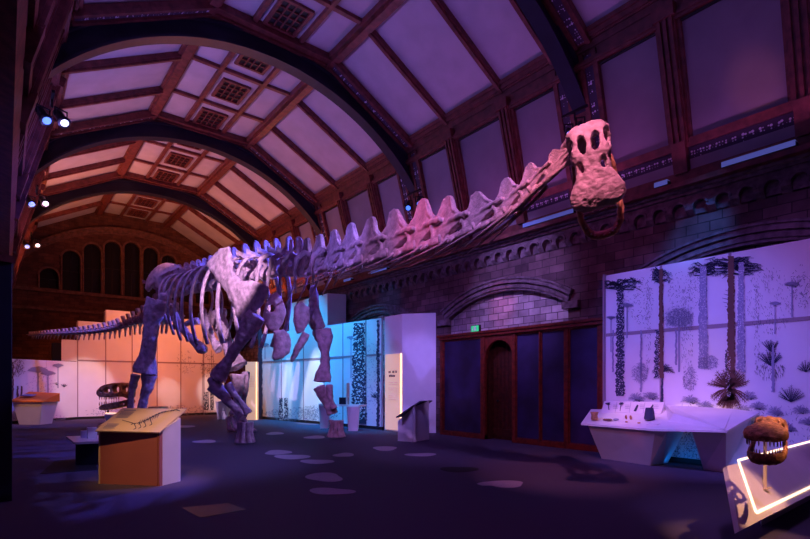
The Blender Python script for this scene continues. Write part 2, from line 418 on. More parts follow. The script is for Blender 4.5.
# corbel table and cornice
mb = MB(); cp = .40
y = .3
mb.box(XW-.1, XW+.3, U0, U1, 3.74+EYE, 3.84+EYE); mb.box(XW-.17, XW+.3, U0, U1, 3.84+EYE, 3.90+EYE); mb.box(XW-.26, XW+.3, U0, U1, 3.90+EYE, 4.02+EYE)
mb.box(XW, XW+.3, U0, U1, 3.42+EYE, 3.76+EYE)
while y < U1-.4:
    zt = 3.75+EYE
    # pierced round arch between corbels
    ap = [(y+cp/2+.12*math.sin(a), zt-.17+.12*math.cos(a)) for a in [math.pi/2*(k/4-1) for k in range(9)]]
    for k in range(8):
        (ya, za), (yb, zb) = ap[k], ap[k+1]
        mb.hexa([(XW-.11, ya, za), (XW, ya, za), (XW, yb, zb), (XW-.11, yb, zb), (XW-.11, ya, zt), (XW, ya, zt), (XW, yb, zt), (XW-.11, yb, zt)])
    mb.box(XW-.11, XW, y-.08, y+.08, zt-.17, zt)
    mb.prism([(XW, y-.075, zt-.33), (XW, y-.075, zt-.16), (XW-.13, y-.075, zt-.16), (XW-.12, y-.075, zt-.22), (XW-.05, y-.075, zt-.29)], (0, .15, 0))
    mb.prism([(XW-.11, y+cp/2-.15, zt-.14)] + [(XW-.11, y+cp/2+.16*math.sin(a), zt-.15+.155*math.cos(a)) for a in [math.pi/2*(k/4-1) for k in range(9)]] + [(XW-.11, y+cp/2+.12*math.sin(a), zt-.165+.12*math.cos(a)) for a in [math.pi/2*(1-k/4) for k in range(9)]], (-.025, 0, 0))
    y += cp
trim(mb, 'mould')
# low wall behind the cornice up to the timber, left wall, near wall
struct(MB().box(XW-.12, XW+.3, U0, U1, 4.0+EYE, 4.35+EYE).obj('wall_right_head', 'mould'))
struct(MB().box(XL-.3, XL, U0, U1, 0, 5.95).obj('wall_left', 'stone'))
struct(MB().box(-1.2, 12.2, U0-.3, U0, 0, HR+.3).obj('wall_near', 'stone'))
# wall-top closers above the long walls keep daylight out
# ------------------------------------------------------------------ end wall with nine arched windows in a blind arch
wins = []
tops = {0: 9.2, 1: 9.08, 2: 8.8, 3: 8.3, 4: 7.28}
for k in range(-4, 5):
    wins.append((5.35+.91*k-.02, .37, 6.3, tops[abs(k)]))
me = MB().box(-1.2, 12.2, U1, U1+.5, 0, HR+.3)
cut = MB()
for (x, hw, zb, zt) in wins:
    pts = [(x-hw, U1-.2, zb), (x+hw, U1-.2, zb)]+[(x+hw*math.cos(a), U1-.2, zt-hw+hw*math.sin(a)) for a in [math.pi*q/10 for q in range(11)]]
    cut.prism(pts, (0, .45, 0))
wo = me.obj('wall_end', 'brick'); struct(wo)
ctm = cut.mesh('cut'); cto = bpy.data.objects.new('cut', ctm); COL.objects.link(cto)
bo = wo.modifiers.new('b', 'BOOLEAN'); bo.operation = 'DIFFERENCE'; bo.solver = 'EXACT'; bo.object = cto
dg = bpy.context.evaluated_depsgraph_get(); nm = bpy.data.meshes.new_from_object(wo.evaluated_get(dg)); wo.modifiers.clear(); wo.data = nm
bpy.data.objects.remove(cto)
for i, (x, hw, zb, zt) in enumerate(wins):
    mb = MB()
    pts = [(x-hw, U1+.2, zb), (x+hw, U1+.2, zb)]+[(x+hw*math.cos(a), U1+.2, zt-hw+hw*math.sin(a)) for a in [math.pi*q/10 for q in range(11)]]
    mb.prism(pts, (0, .02, 0)); mb.cur = 1
    mb.box(x-.015, x+.015, U1+.17, U1+.2, zb, zt-.02); mb.box(x-hw, x+hw, U1+.17, U1+.2, (zb+zt)/2-.015, (zb+zt)/2+.015)
    mb.cur = 2
    rings = []
    for q in range(15):
        a = math.pi*q/14; r0, r1 = hw, hw+.09; zc = zt-hw
        rings.append([(x+r0*math.cos(a), U1-.06, zc+r0*math.sin(a)), (x+r1*math.cos(a), U1-.06, zc+r1*math.sin(a)), (x+r1*math.cos(a), U1+.02, zc+r1*math.sin(a)), (x+r0*math.cos(a), U1+.02, zc+r0*math.sin(a))])
    mb.loft(rings)
    for sg in (-1, 1): mb.tube([(x+sg*(hw+.045), U1-.02, zb), (x+sg*(hw+.045), U1-.02, zt-hw)], .045, 8)
    struct(mb.obj('window_%d' % (i+1), ('glassd', 'black', 'brickm')))
mb = MB(); R6 = 6.55; zc = 9.55-R6
for (r0, r1, d) in ((R6, R6+.1, .06), (R6+.1, R6+.26, .12), (R6+.26, R6+.33, .17)):
    rings = []; aa = math.asin(4.9/R6)
    for k in range(33):
        t = -aa+2*aa*k/32; s, q = math.sin(t), math.cos(t)
        rings.append([(5.35+r0*s, U1-d, zc+r0*q), (5.35+r1*s, U1-d, zc+r1*q), (5.35+r1*s, U1+.02, zc+r1*q), (5.35+r0*s, U1+.02, zc+r0*q)])
    mb.loft(rings)
mb.box(.2, 10.6, U1-.14, U1+.02, 6.1, 6.26); mb.box(-.3, 11, U1-.1, U1+.02, 5.2, 5.34)
trim(mb, 'brickm')

# ------------------------------------------------------------------ timber screen with arched doorway
XF = 10.70
uo = lambda px, x=XF: onx(px, HY, x).y
scr = thing('timber_screen', 'dark red timber screen with blue panels and an arched doorway below the stone arch', 'partition screen', (XF, uo(520), 0))
ya, yb = uo(604.5), uo(441)
mb = MB()
H = 3.02; d0_, d1_ = uo(513), uo(485.5)
posts = [(441, 443.5), (481.5, 485.5), (513, 516), (539.8, 541), (565, 569), (598.5, 604.5)]
for a, b in posts: mb.box(XF-.05, XF+.1, uo(b), uo(a), 0, H)
mb.box(XF-.04, XF+.1, ya, d0_, 0, .13); mb.box(XF-.04, XF+.1, d1_, yb, 0, .13); mb.box(XF-.03, XF+.1, ya, yb, 2.91, H)
mb.box(XF-.14, XF+.42, ya-.03, yb+.05, H, H+.07); mb.box(XF-.1, XF+.42, ya, yb, H-.08, H)
mb.box(XF, XF+.3, ya, ya+.04, 0, H); mb.box(XF, XF+.3, yb-.04, yb, 0, H)
# arched head of the doorway
d0, d1 = uo(513), uo(485.5); dc = (d0+d1)/2; dr = (d1-d0)/2; sp = 2.80-dr
for k in range(12):
    a0, a1 = math.pi*k/12, math.pi*(k+1)/12
    p = [(dc+dr*math.cos(a0), sp+dr*math.sin(a0)), (dc+dr*math.cos(a1), sp+dr*math.sin(a1))]
    mb.hexa([(XF-.02, p[0][0], p[0][1]), (XF+.1, p[0][0], p[0][1]), (XF+.1, p[1][0], p[1][1]), (XF-.02, p[1][0], p[1][1]), (XF-.02, p[0][0], 2.93), (XF+.1, p[0][0], 2.93), (XF+.1, p[1][0], 2.93), (XF-.02, p[1][0], 2.93)])
mb.obj('frame', 'wood2', scr, bevel=.008)
for a, b in ((443.5, 481.5), (516, 539.8), (541, 565), (569, 598.5)):
    o = MB().box(XF+.02, XF+.06, uo(b), uo(a), .12, 2.92).obj('panel', 'bluep', scr)
    MB().box(XF-.01, XF+.03, uo(b)+.0, uo(b)+.03, .12, 2.92).box(XF-.01, XF+.03, uo(a)-.03, uo(a), .12, 2.92).box(XF-.01, XF+.03, uo(b), uo(a), .12, .15).box(XF-.01, XF+.03, uo(b), uo(a), 2.89, 2.92).obj('bead_moulding', 'wood2', o)
dm = MB()
nb = 7
for k in range(nb):
    q0 = d0+(d1-d0)*k/nb; q1 = d0+(d1-d0)*(k+1)/nb; dm.box(XF+.34, XF+.38, q0+.008, q1-.008, 0, 2.9)
dm.box(XF+.32, XF+.36, d0, d1, .1, .3).box(XF+.32, XF+.36, d0, d1, 1.2, 1.35)
dd = dm.obj('door', 'wood_shade', scr)
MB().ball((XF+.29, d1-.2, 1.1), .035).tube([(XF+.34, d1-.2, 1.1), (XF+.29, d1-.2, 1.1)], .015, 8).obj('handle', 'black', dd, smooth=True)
MB().box(XF+.06, XF+.38, d0-.03, d0, 0, 2.82).box(XF+.06, XF+.38, d1, d1+.03, 0, 2.82).obj('door_reveal', 'wood_shade', scr)
# exit sign on the screen
ye = uo(475.5, XF); ez = 3.20
es = thing('exit_sign', 'small green lit emergency exit sign standing on top of the timber screen', 'exit sign', (XF, ye, H+.07))
MB().box(XF-.02, XF+.06, ye-.16, ye+.16, H+.07, H+.27).obj('housing', 'black', es)
MB().box(XF-.032, XF-.02, ye-.145, ye+.145, H+.085, H+.255).obj('face', 'green', es)
mb = MB(); x = XF-.034; zc = H+.17     # running figure, door and arrow
mb.prism([(x, ye+.02, zc-.06), (x, ye-.05, zc-.06), (x, ye-.05, zc+.06), (x, ye+.02, zc+.06)], (-.002, 0, 0))
mb.tube([(x, ye+.06, zc+.03), (x, ye+.075, zc-.01), (x, ye+.05, zc-.05)], .010, 6); mb.tube([(x, ye+.075, zc-.01), (x, ye+.11, zc-.04)], .010, 6); mb.ball((x, ye+.055, zc+.055), .013, 8, 6)
mb.obj('running_figure_symbol', 'white', es)

# ------------------------------------------------------------------ printed display walls
class Ink:   # flat print laid on a board plane, drawn in strokes
    def __init__(s, plane): s.mb = MB(); s.pl = plane
    def poly(s, pts, m=0):
        s.mb.cur = m; P = [s.pl(x, y, .006+.0015*m) for x, y in pts]; i = len(s.mb.v); s.mb.v += P; s.mb.f.append(tuple(range(i, i+len(P)))); s.mb.m.append(m)
    def stroke(s, x0, y0, x1, y1, w0, w1, m=0):
        dx, dy = x1-x0, y1-y0; l = math.hypot(dx, dy) or 1; nx, ny = -dy/l, dx/l
        s.poly([(x0+nx*w0/2, y0+ny*w0/2), (x0-nx*w0/2, y0-ny*w0/2), (x1-nx*w1/2, y1-ny*w1/2), (x1+nx*w1/2, y1+ny*w1/2)], m)
    def trunk(s, x, y0, y1, w, m=0, rag=.25, holes=None):
        n = max(6, int(abs(y1-y0)/2.2)); px = x
        for k in range(n):
            ya = y0+(y1-y0)*k/n; yb = y0+(y1-y0)*(k+1)/n; nx = x+random.uniform(-.4, .4); wa = w*(.8+.35*k/n)
            s.poly([(px-wa/2*(1+random.uniform(-rag, rag)), ya), (px+wa/2*(1+random.uniform(-rag, rag)), ya), (nx+wa/2*(1+random.uniform(-rag, rag)), yb), (nx-wa/2*(1+random.uniform(-rag, rag)), yb)], m); px = nx
        if holes is not None:
            for k in range(int(n*5)):
                hx = x+random.uniform(-w*.4, w*.4); hy = random.uniform(min(y0, y1), max(y0, y1)); r = random.uniform(.25, .6)
                s.poly([(hx-r, hy), (hx, hy-r*.8), (hx+r, hy), (hx, hy+r*.8)], holes)
    def leaves(s, x, y, rx, ry, n, l=2.0, m=0, ang=None, w=.5):
        for k in range(n):
            a = random.uniform(0, 2*math.pi); r = math.sqrt(random.random()); lx = x+rx*r*math.cos(a); ly = y+ry*r*math.sin(a)
            t = random.uniform(0, math.pi) if ang is None else ang+random.uniform(-.5, .5); q = l*random.uniform(.5, 1.2)
            s.stroke(lx, ly, lx+q*math.cos(t), ly+q*math.sin(t), w, w*.3, m)
    def fan(s, x, y, r, n, a0, a1, m=0, w=1.0, droop=0):
        for k in range(n):
            a = a0+(a1-a0)*(k+random.uniform(.2, .8))/n; q = r*random.uniform(.75, 1.05)
            mx, my = x+q*.55*math.cos(a), y-q*.55*math.sin(a); ex, ey = x+q*math.cos(a), y-q*math.sin(a)+droop*q
            s.stroke(x, y, mx, my, w*.6, w, m); s.stroke(mx, my, ex, ey, w, w*.2, m)
            for j in range(5):
                f = .35+.13*j; bx, by = x+(ex-x)*f, y+(ey-y)*f
                for sg in (-1, 1): s.stroke(bx, by, bx+r*.13*math.cos(a+sg*.8), by-r*.13*math.sin(a+sg*.8), w*.4, .1, m)
    def umb(s, x, y, w, h, m=0):
        s.stroke(x, y, x, y+h, w*.07, w*.1, m)
        for k in range(7):
            a = math.pi*(k+.5)/7; s.stroke(x, y+2, x+w*.45*math.cos(a), y-w*.12*math.sin(a)-1, .3, .6, m)
        s.poly([(x-w/2, y), (x-w*.3, y-w*.16), (x+w*.05, y-w*.22), (x+w*.35, y-w*.13), (x+w/2, y), (x+w*.2, y+w*.05), (x-w*.2, y+w*.04)], m)
        s.leaves(x, y-w*.07, w*.5, w*.15, int(w*2), 1.2, m)
    def blob(s, x, y, rx, ry, m=0, n=14):
        s.poly([(x+rx*math.cos(2*math.pi*k/n)*random.uniform(.75, 1.1), y+ry*math.sin(2*math.pi*k/n)*random.uniform(.75, 1.1)) for k in range(n)], m)
    def obj(s, name, parent, mats=('ink', 'ink2', 'ink3', 'board')): return s.mb.obj(name, mats, parent)

def board_row(root, P, zs, zt, out, thick=.06, bars=True, plinth=.11):
    """boards between consecutive ground points P (V2 lists); zs joint height, zt list of tops; out = unit normal towards the hall"""
    for k in range(len(P)-1):
        a, b = V((*P[k], 0)), V((*P[k+1], 0)); d = (b-a).normalized(); n = V((d.y, -d.x, 0))
        if n.dot(out) < 0: n = -n
        for z0, z1 in ((plinth, zs), (zs, zt[k])):
            if z1-z0 < .05: continue
            o = MB().hexa([a+d*.006+V((0, 0, z0+.004)), b-d*.006+V((0, 0, z0+.004)), b-d*.006-n*thick+V((0, 0, z0+.004)), a+d*.006-n*thick+V((0, 0, z0+.004)),
                           a+d*.006+V((0, 0, z1-.004)), b-d*.006+V((0, 0, z1-.004)), b-d*.006-n*thick+V((0, 0, z1-.004)), a+d*.006-n*thick+V((0, 0, z1-.004))]).obj('board', 'board', root)
        mb = MB()
        if bars:
            mb.bar(a+n*.002+V((0, 0, zs)), b+n*.002+V((0, 0, zs)), .02, .07, (0, 0, 1))
            mb.bar(a+n*.002+V((0, 0, plinth)), a+n*.002+V((0, 0, max(zt[k], zt[k-1] if k else 0))), .02, .045, d)
            mb.obj('joint_bar', 'barb', root)
        MB().hexa([a-n*.01, b-n*.01, b-n*(thick+.02), a-n*(thick+.02), a-n*.01+V((0, 0, plinth)), b-n*.01+V((0, 0, plinth)), b-n*(thick+.02)+V((0, 0, plinth)), a-n*(thick+.02)+V((0, 0, plinth))]).obj('plinth', 'dark', root)

# right hand display
XD = 10.45
ud = lambda px: onx(px, HY, XD).y
rd = thing('display_wall', 'tall white display wall printed with conifer trunks and cycads behind the fossil desk', 'display wall', (XD, 3.5, 0))
ys = [ud(605), ud(661), ud(730), ud(730)-1.24, ud(730)-2.48, ud(730)-3.72]
board_row(rd, [(XD, y) for y in ys], 2.66, [3.99]*5, V((-1, 0, 0)))
MB().box(XD-.03, XD+.35, ys[0], ys[0]+.04, 0, 4.02).obj('end_trim', 'barb', rd)
def P_right(px, py, o): 
    p = onx(px, py, XD-.012-o); return p
I = Ink(P_right)
for (x, y, rx, ry, mm, n) in ((679, 318, 15, 13, 1, 16), (709, 362, 9, 7, 1, 12), (640, 372, 8, 10, 1, 12), (690, 378, 7, 12, 1, 12)): I.leaves(x, y, rx, ry, 230, 2.2, mm); 
I.leaves(679, 317, 13, 9, 500, 2.0, 1); I.stroke(679, 318, 679, 372, 1.4, 1.8, 1)
I.trunk(703, 266, 368, 8.5, 1, .2, 3); I.trunk(741, 262, 372, 7.0, 1, .3, 3); I.trunk(641, 330, 392, 2, 1); I.trunk(676, 330, 365, 2, 1); I.trunk(613, 330, 372, 1.6, 1)
for x in (648, 684, 690, 622, 757): I.leaves(x, 325, 3, 48, 90, 2.4, 0, 1.4, .35)
I.leaves(770, 300, 24, 34, 240, 2.6, 0, 1.2, .35); I.leaves(640, 300, 14, 24, 140, 2.2, 0, None, .35); I.leaves(685, 292, 17, 22, 160, 2, 0, None, .35)
I.leaves(803, 285, 12, 22, 120, 2.5, 0, None, .5)
I.umb(792, 285, 16, 32, 1); I.umb(775, 304, 12, 30, 1); I.umb(627, 306, 14, 32, 1); I.umb(611, 318, 10, 34, 1)
I.trunk(620, 279, 396, 7.5, 0, .3, 3); I.trunk(661, 269, 378, 4.5, 2, .2, 0); I.trunk(657.5, 330, 378, 5, 0, .5, 3); I.trunk(731, 256, 400, 7.5, 2, .22, 0); I.trunk(728, 350, 398, 6, 0, .4, 3)
for x0, y0, hw in ((620, 282, 24), (661, 274, 10), (731, 262, 34), (741, 268, 26), (703, 268, 17)):
    for k in range(22):
        sg = random.choice((-1, 1)); l = hw*random.uniform(.3, 1); yy = y0+random.uniform(-5, 5); I.stroke(x0, yy+3, x0+sg*l*.6, yy+random.uniform(-3, 4), 1.3, 1.0); I.stroke(x0+sg*l*.6, yy, x0+sg*l, yy+random.uniform(-1, 6), .9, .3)
        I.leaves(x0+sg*l*.7, yy+1, 5, 2, 8, 2.4, 0, None, .5)
for k in range(5): I.stroke(731, 292+k*4, 731-random.uniform(5, 12), 290+k*4, .9, .3)
I.fan(729, 388, 22, 24, .15, 3.0, 2, 1.5); I.fan(729, 388, 22, 16, 3.3, 6.1, 2, 1.4, .15); I.fan(729, 392, 18, 14, 3.9, 5.5, 2, 1.6)
I.trunk(662, 372, 402, 2.2, 0); I.fan(662, 372, 13, 14, .05, 3.1, 0, .9, .25)
I.fan(771, 366, 18, 12, .6, 2.6, 0, 1.0); I.fan(771, 352, 14, 9, .8, 2.4, 0, .9); I.leaves(770, 370, 16, 8, 80, 4, 0, 1.4); I.trunk(773, 345, 392, 3, 1)
I.fan(791, 402, 17, 14, .4, 2.8, 0, .8); I.fan(806, 372, 13, 9, .4, 2.8, 0, .8)
for x, y in ((748, 398), (757, 408), (742, 412), (800, 412), (775, 414), (650, 398), (690, 402), (636, 400), (705, 408), (808, 424), (765, 424), (788, 430)): I.fan(x, y, 11, 10, .2, 2.9, 1, .8, .3); I.fan(x+3, y+2, 8, 7, .3, 2.8, 0, .5, .3)
for k in range(420):                        # undergrowth band low on the boards
    x = random.uniform(608, 812); y = random.uniform(405, 458); I.stroke(x, y, x+random.uniform(-2.5, 2.5), y-random.uniform(.5, 3.5), .5, .15, random.choice((0, 1)))
I.leaves(700, 445, 40, 14, 500, 2.2, 0, None, .45)
I.obj('forest_print', rd)

# back wall of boards across the hall
YB = 26.8
xb = lambda px: ony(px, HY, YB).x
bx0 = xb(77.6); n = 7
px_ = [bx0+1.095*k for k in range(n)]
bw = thing('display_wall', 'long stepped white display wall across the far end lit orange behind the tail', 'display wall', (5.5, YB, 0))
board_row(bw, [(x, YB) for x in px_], 2.66, [4.45, 5.05, 4.9, 4.9, 4.9, 4.9], V((0, -1, 0)))
for (a, b, t) in ((0, 1, 4.45), (1, 2, 5.05), (2, 6, 4.9)): MB().box(px_[a]+.02, px_[b]-.02, YB+.08, YB+.7, 0, t-.02).obj('backing_box', 'board', bw)
def P_back(px, py, o): return ony(px, py, YB-.014-o)
I = Ink(P_back)
for x in (207, 212, 205): I.trunk(x, 392, 410, 2.4, 0, .3, 3)
for k in range(9): x = random.uniform(199, 216); I.stroke(x, 408, x+random.uniform(-1, 1), random.uniform(350, 372), .5, .2, 0)
I.leaves(208, 366, 9, 12, 90, 1.6, 0); I.leaves(186, 362, 10, 12, 70, 1.5, 1); I.leaves(150, 372, 8, 6, 40, 1.5, 1); I.blob(113, 396, 5, 3, 1)
I.leaves(185, 410, 30, 5, 140, 2, 1); I.leaves(120, 412, 35, 5, 120, 2, 1)
I.obj('forest_print', bw)
# left angled board
A = pz(11, HY, 19.9); B = V((px_[0], YB, 0)); D = (B-A); D.z = 0; nrm = V((D.y, -D.x, 0)).normalized()
if nrm.dot(V((0, -1, 0))) < 0: nrm = -nrm
lw = thing('display_wall', 'low white display wall with pale umbrella trees at the far left corner', 'display wall', (A.x+.8, A.y+3, 0))
Pts = [A-D*.28, A, A+D*.5, B]
board_row(lw, [(p.x, p.y) for p in Pts], 2.60, [2.63, 2.63, 2.63], nrm, bars=False)
MB().bar(V((B.x-.6, B.y+.05, 3.1)), V((B.x-.02, B.y+.05, 3.1)), .08, .95, (0, 0, 1)).obj('upper_board', 'board', lw)
MB().bar(V((B.x-.95, B.y+.1, 3.0)), V((B.x-.62, B.y+.1, 3.0)), .3, .8, (0, 0, 1)).obj('speaker_panel', 'black', lw)
def P_l(px, py, o): return onpl(px, py, A+nrm*(.01+o), nrm)
I = Ink(P_l)
I.umb(38, 371, 22, 26, 1); I.umb(58, 366, 12, 22, 1); I.umb(48, 374, 16, 20, 1); I.trunk(45, 404, 422, 4, 0); I.stroke(46, 412, 53, 415, 1.2, .5); I.trunk(17.5, 386, 398, 2, 2); I.trunk(21.5, 386, 398, 2, 2); I.trunk(13, 362, 400, 1.4, 2)
I.leaves(18, 368, 7, 9, 110, 1.8, 2); I.stroke(17, 372, 21, 361, .8, .3, 2); I.stroke(13, 376, 18, 366, .8, .3, 2)
I.leaves(42, 384, 16, 10, 80, 1.4, 1); I.leaves(40, 418, 28, 4, 120, 2, 1); I.fan(64, 387, 4, 5, .5, 2.6, 0, .6); I.fan(57, 385, 3, 4, .5, 2.6, 0, .6)
I.obj('forest_print', lw)
# cyan wall on the right beyond the screen
E0 = V((10.1, 14.0, 0)); ED = V((-.1096, 1, 0)); en = V((-1, -.1096, 0)).normalized()
def eu(px): 
    d = ray(px, HY); t = d.x/d.y; return (10.1+.1096*14)/(t+.1096)
ep = [V((10.1-.1096*(u-14), u, 0)) for u in [eu(p) for p in (382, 366, 343, 324, 303.6, 281.5, 260)]]
cw = thing('display_wall', 'white display wall with dark tree trunks lit cyan behind the forelegs', 'display wall', (9.8, 17, 0))
board_row(cw, [(p.x, p.y) for p in ep], 2.60, [3.86]*6, en)
def P_c(px, py, o): return onpl(px, py, E0+en*(.012+o), en)
I = Ink(P_c)
I.trunk(359, 323, 424, 13, 0, .2, 3); 
for k in range(160): x = 359+random.uniform(-6, 6); y = random.uniform(323, 424); I.blob(x, y, random.uniform(.5, 1.3), random.uniform(.5, 1.1), 3, 6)
I.trunk(378, 320, 428, 2.6, 0, .5); I.trunk(260, 328, 419, 4.6, 0, .15); I.trunk(281, 398, 420, 4, 0, .3, 3); I.trunk(286, 398, 420, 3.6, 0, .3, 3)
I.umb(265, 345, 8, 14, 1); I.umb(351, 338, 9, 40, 1); I.leaves(300, 414, 36, 7, 420, 1.8, 1); I.leaves(320, 412, 20, 8, 240, 1.8, 0, None, .3); I.fan(375, 398, 6, 8, .4, 2.8, 0, .7); I.leaves(372, 375, 7, 40, 110, 1.8, 1)
I.obj('forest_print', cw)
# tall block behind it
a, b, c = V((9.98, 20.8, 0)), V((10.02, 17.46, 0)), V((10.72, 17.2, 0))
tb = MB().prism([(p.x, p.y, 0) for p in (a, b, c, c+(a-b))], (0, 0, 5.2)).obj('display_block', 'white', origin=(b.x, b.y, 0))
tag(tb, 'tall plain display block lit blue rising behind the cyan wall', 'display block')
# corner block with the lit text panel
a, b, c = V((10.14, 13.8, 0)), V((10.15, 12.83, 0)), V((10.85, 11.96, 0))
cbk = thing('display_block', 'pale corner block with a warm lit text panel left of the timber screen', 'display block', (b.x, b.y, 0))
MB().prism([a, b, c, V((10.86, 13.8, 0))], (0, 0, 3.88)).obj('body', 'white', cbk, bevel=.01)
e = (a-b).normalized(); n = V((e.y, -e.x, 0)); n = n if n.x < 0 else -n
l = (a-b).length
def bp_(k, z, o=.03): return b+e*l*k+n*o+V((0, 0, z))
ip = MB().hexa([bp_(.08, .05, 0), bp_(.92, .05, 0), bp_(.92, .05), bp_(.08, .05), bp_(.08, 2.58, 0), bp_(.92, 2.58, 0), bp_(.92, 2.58), bp_(.08, 2.58)]).obj('text_panel', 'litp', cbk)
MB().hexa([bp_(.02, .05, 0), bp_(.075, .05, 0), bp_(.075, .05), bp_(.02, .05), bp_(.02, 2.58, 0), bp_(.075, 2.58, 0), bp_(.075, 2.58), bp_(.02, 2.58)]).obj('glowing_edge', 'ledp', cbk)
mb = MB()
def txt(mb, f, k0, k1, z, h, seed):    # row of small letter strokes
    r = random.Random(seed); k = k0
    while k < k1:
        w = r.uniform(.010, .03)*(h/.05+.5); 
        if r.random() > .15: mb.quad(f(k, z), f(min(k+w, k1), z), f(min(k+w, k1), z+h*r.uniform(.7, 1)), f(k, z+h*r.uniform(.7, 1)))
        k += w+.012
f = lambda k, z: bp_(k, z, .033)
txt(mb, f, .25, .72, 1.95, .09, 1); txt(mb, f, .35, .72, 1.82, .09, 2)
ip2 = mb.obj('heading_text', 'ink', ip)
mb = MB()
for q in range(9): txt(mb, f, .22, .72, 1.62-q*.065-(.05 if q > 1 else 0), .02, q+5)
mb.obj('small_text', 'ink2', ip)

# ------------------------------------------------------------------ reading desks, benches and plinths
def desk(label, slab, body, th=.03, group=None, cat='reading desk', mats='white'):
    c = sum((V(p) for p in slab), V())/4; t = thing('reading_desk', label, cat, (c.x, c.y, 0), group)
    return t
# front left reading desk
S1, S2, S3, S4 = pz(94.9, 430.5, 7.70), pz(159.5, 432.2, 7.62), pz(186.9, 408.6, 8.25), pz(122.3, 408, 8.35)
d1_ = desk('large tan reading desk with a skeleton drawing on its sloping top, front left', (S1, S2, S3, S4), None)
nn = (S2-S1).cross(S4-S1).normalized()
if nn.z < 0: nn = -nn
S3 = onpl(186.9, 408.6, S1, nn)
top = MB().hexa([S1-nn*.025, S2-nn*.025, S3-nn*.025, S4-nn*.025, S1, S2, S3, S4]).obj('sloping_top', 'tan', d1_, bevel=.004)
def under(p, gap=.026):   # height of the slab underside above ground point p
    return (S1-nn*gap).z - ((p.x-S1.x)*nn.x+(p.y-S1.y)*nn.y)/nn.z
def wall_panel(mb, p, q, th, up=under, side=None):
    p = V((p.x, p.y, 0)); q = V((q.x, q.y, 0)); d = (q-p).normalized(); m_ = V((-d.y, d.x, 0))*th
    g = [p, q, q+m_, p+m_]
    return mb.hexa([*g]+[V((k.x, k.y, up(k))) for k in g])
f0 = onz(98.5, 483.5); f1 = onz(157, 486)
wall_panel(MB(), f0, f1, .03).obj('front_panel', 'redlit', d1_)
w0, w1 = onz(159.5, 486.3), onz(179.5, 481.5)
wall_panel(MB(), f1+(w0-f1)*.25, w0, .05).obj('fin', 'redlit', d1_)
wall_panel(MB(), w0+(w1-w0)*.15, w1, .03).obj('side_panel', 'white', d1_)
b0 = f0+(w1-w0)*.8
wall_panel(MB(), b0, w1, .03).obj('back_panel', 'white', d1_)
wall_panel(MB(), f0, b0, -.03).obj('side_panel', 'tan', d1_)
def P_s(px, py, o): return onpl(px, py, S1+nn*(.002+o), nn)
I = Ink(P_s)
# skeleton drawing: neck and tail line, ribs, legs
for k in range(15): x = 131+k*3.0; y = 424.5-k*1.05+1.2*math.sin(k*.5); I.stroke(x, y, x+2.6, y-1.1, 1.4 if 3 < k < 12 else .8, 1.2 if 3 < k < 12 else .6)
for k in range(9): x = 140+k*2.3; y = 421.5-k*.85; I.stroke(x, y, x-1.5, y+3.2, .7, .35); I.stroke(x, y, x+.8, y-1.8, .5, .3)
for x, y in ((139, 422), (144, 421), (150, 419), (134, 423)): I.stroke(x, y, x+2, y+5, 1, .6); I.stroke(x+2, y+5, x-.5, y+6.5, .8, .5)
I.stroke(176, 409.5, 180, 411, 1.2, .6); I.stroke(122, 420, 133, 423, .5, .7)
for k in range(5): y = 412+k*1.3; I.stroke(121-k*1.3, y, 134-k*1.5, y+.05, .6, .6, 1)
for k in range(4): y = 424+k*1.3; I.stroke(107-k*1.4, y, 119-k*1.5, y+.05, .6, .6, 1)
I.stroke(124, 410.2, 136, 410.3, .8, .8, 1)
I.obj('printed_drawing', top)
# small desk by the screen
T1, T2, T3, T4 = pz(395.5, 417, 13.3), pz(419.5, 401, 13.6), pz(432, 400.3, 14.6), pz(409, 415, 14.3)
d2_ = thing('reading_desk', 'white reading desk with a dark tilted top in front of the pale corner block', 'reading desk', (*((T1+T3)/2).xy, 0))
n2 = (T2-T1).cross(T4-T1).normalized(); n2 = n2 if n2.z > 0 else -n2
MB().hexa([T1-n2*.03, T2-n2*.03, T3-n2*.03, T4-n2*.03, T1, T2, T3, T4]).obj('sloping_top', ('steel',), d2_)
def under2(p): return min(1.25, (T1-n2*.035).z - ((p.x-T1.x)*n2.x+(p.y-T1.y)*n2.y)/n2.z)
g0, g1, g2 = onz(397.8, 441), onz(413, 442), onz(429, 439.5)
wall_panel(MB(), g0, g1, .03, under2).obj('front_panel', 'white', d2_)
wall_panel(MB(), g1, g2, .03, under2).obj('side_panel', 'white', d2_)
wall_panel(MB(), g1-V((.03, .03, 0)), g1+V((.05, -.05, 0)), .04, under2).obj('fin', 'white', d2_)
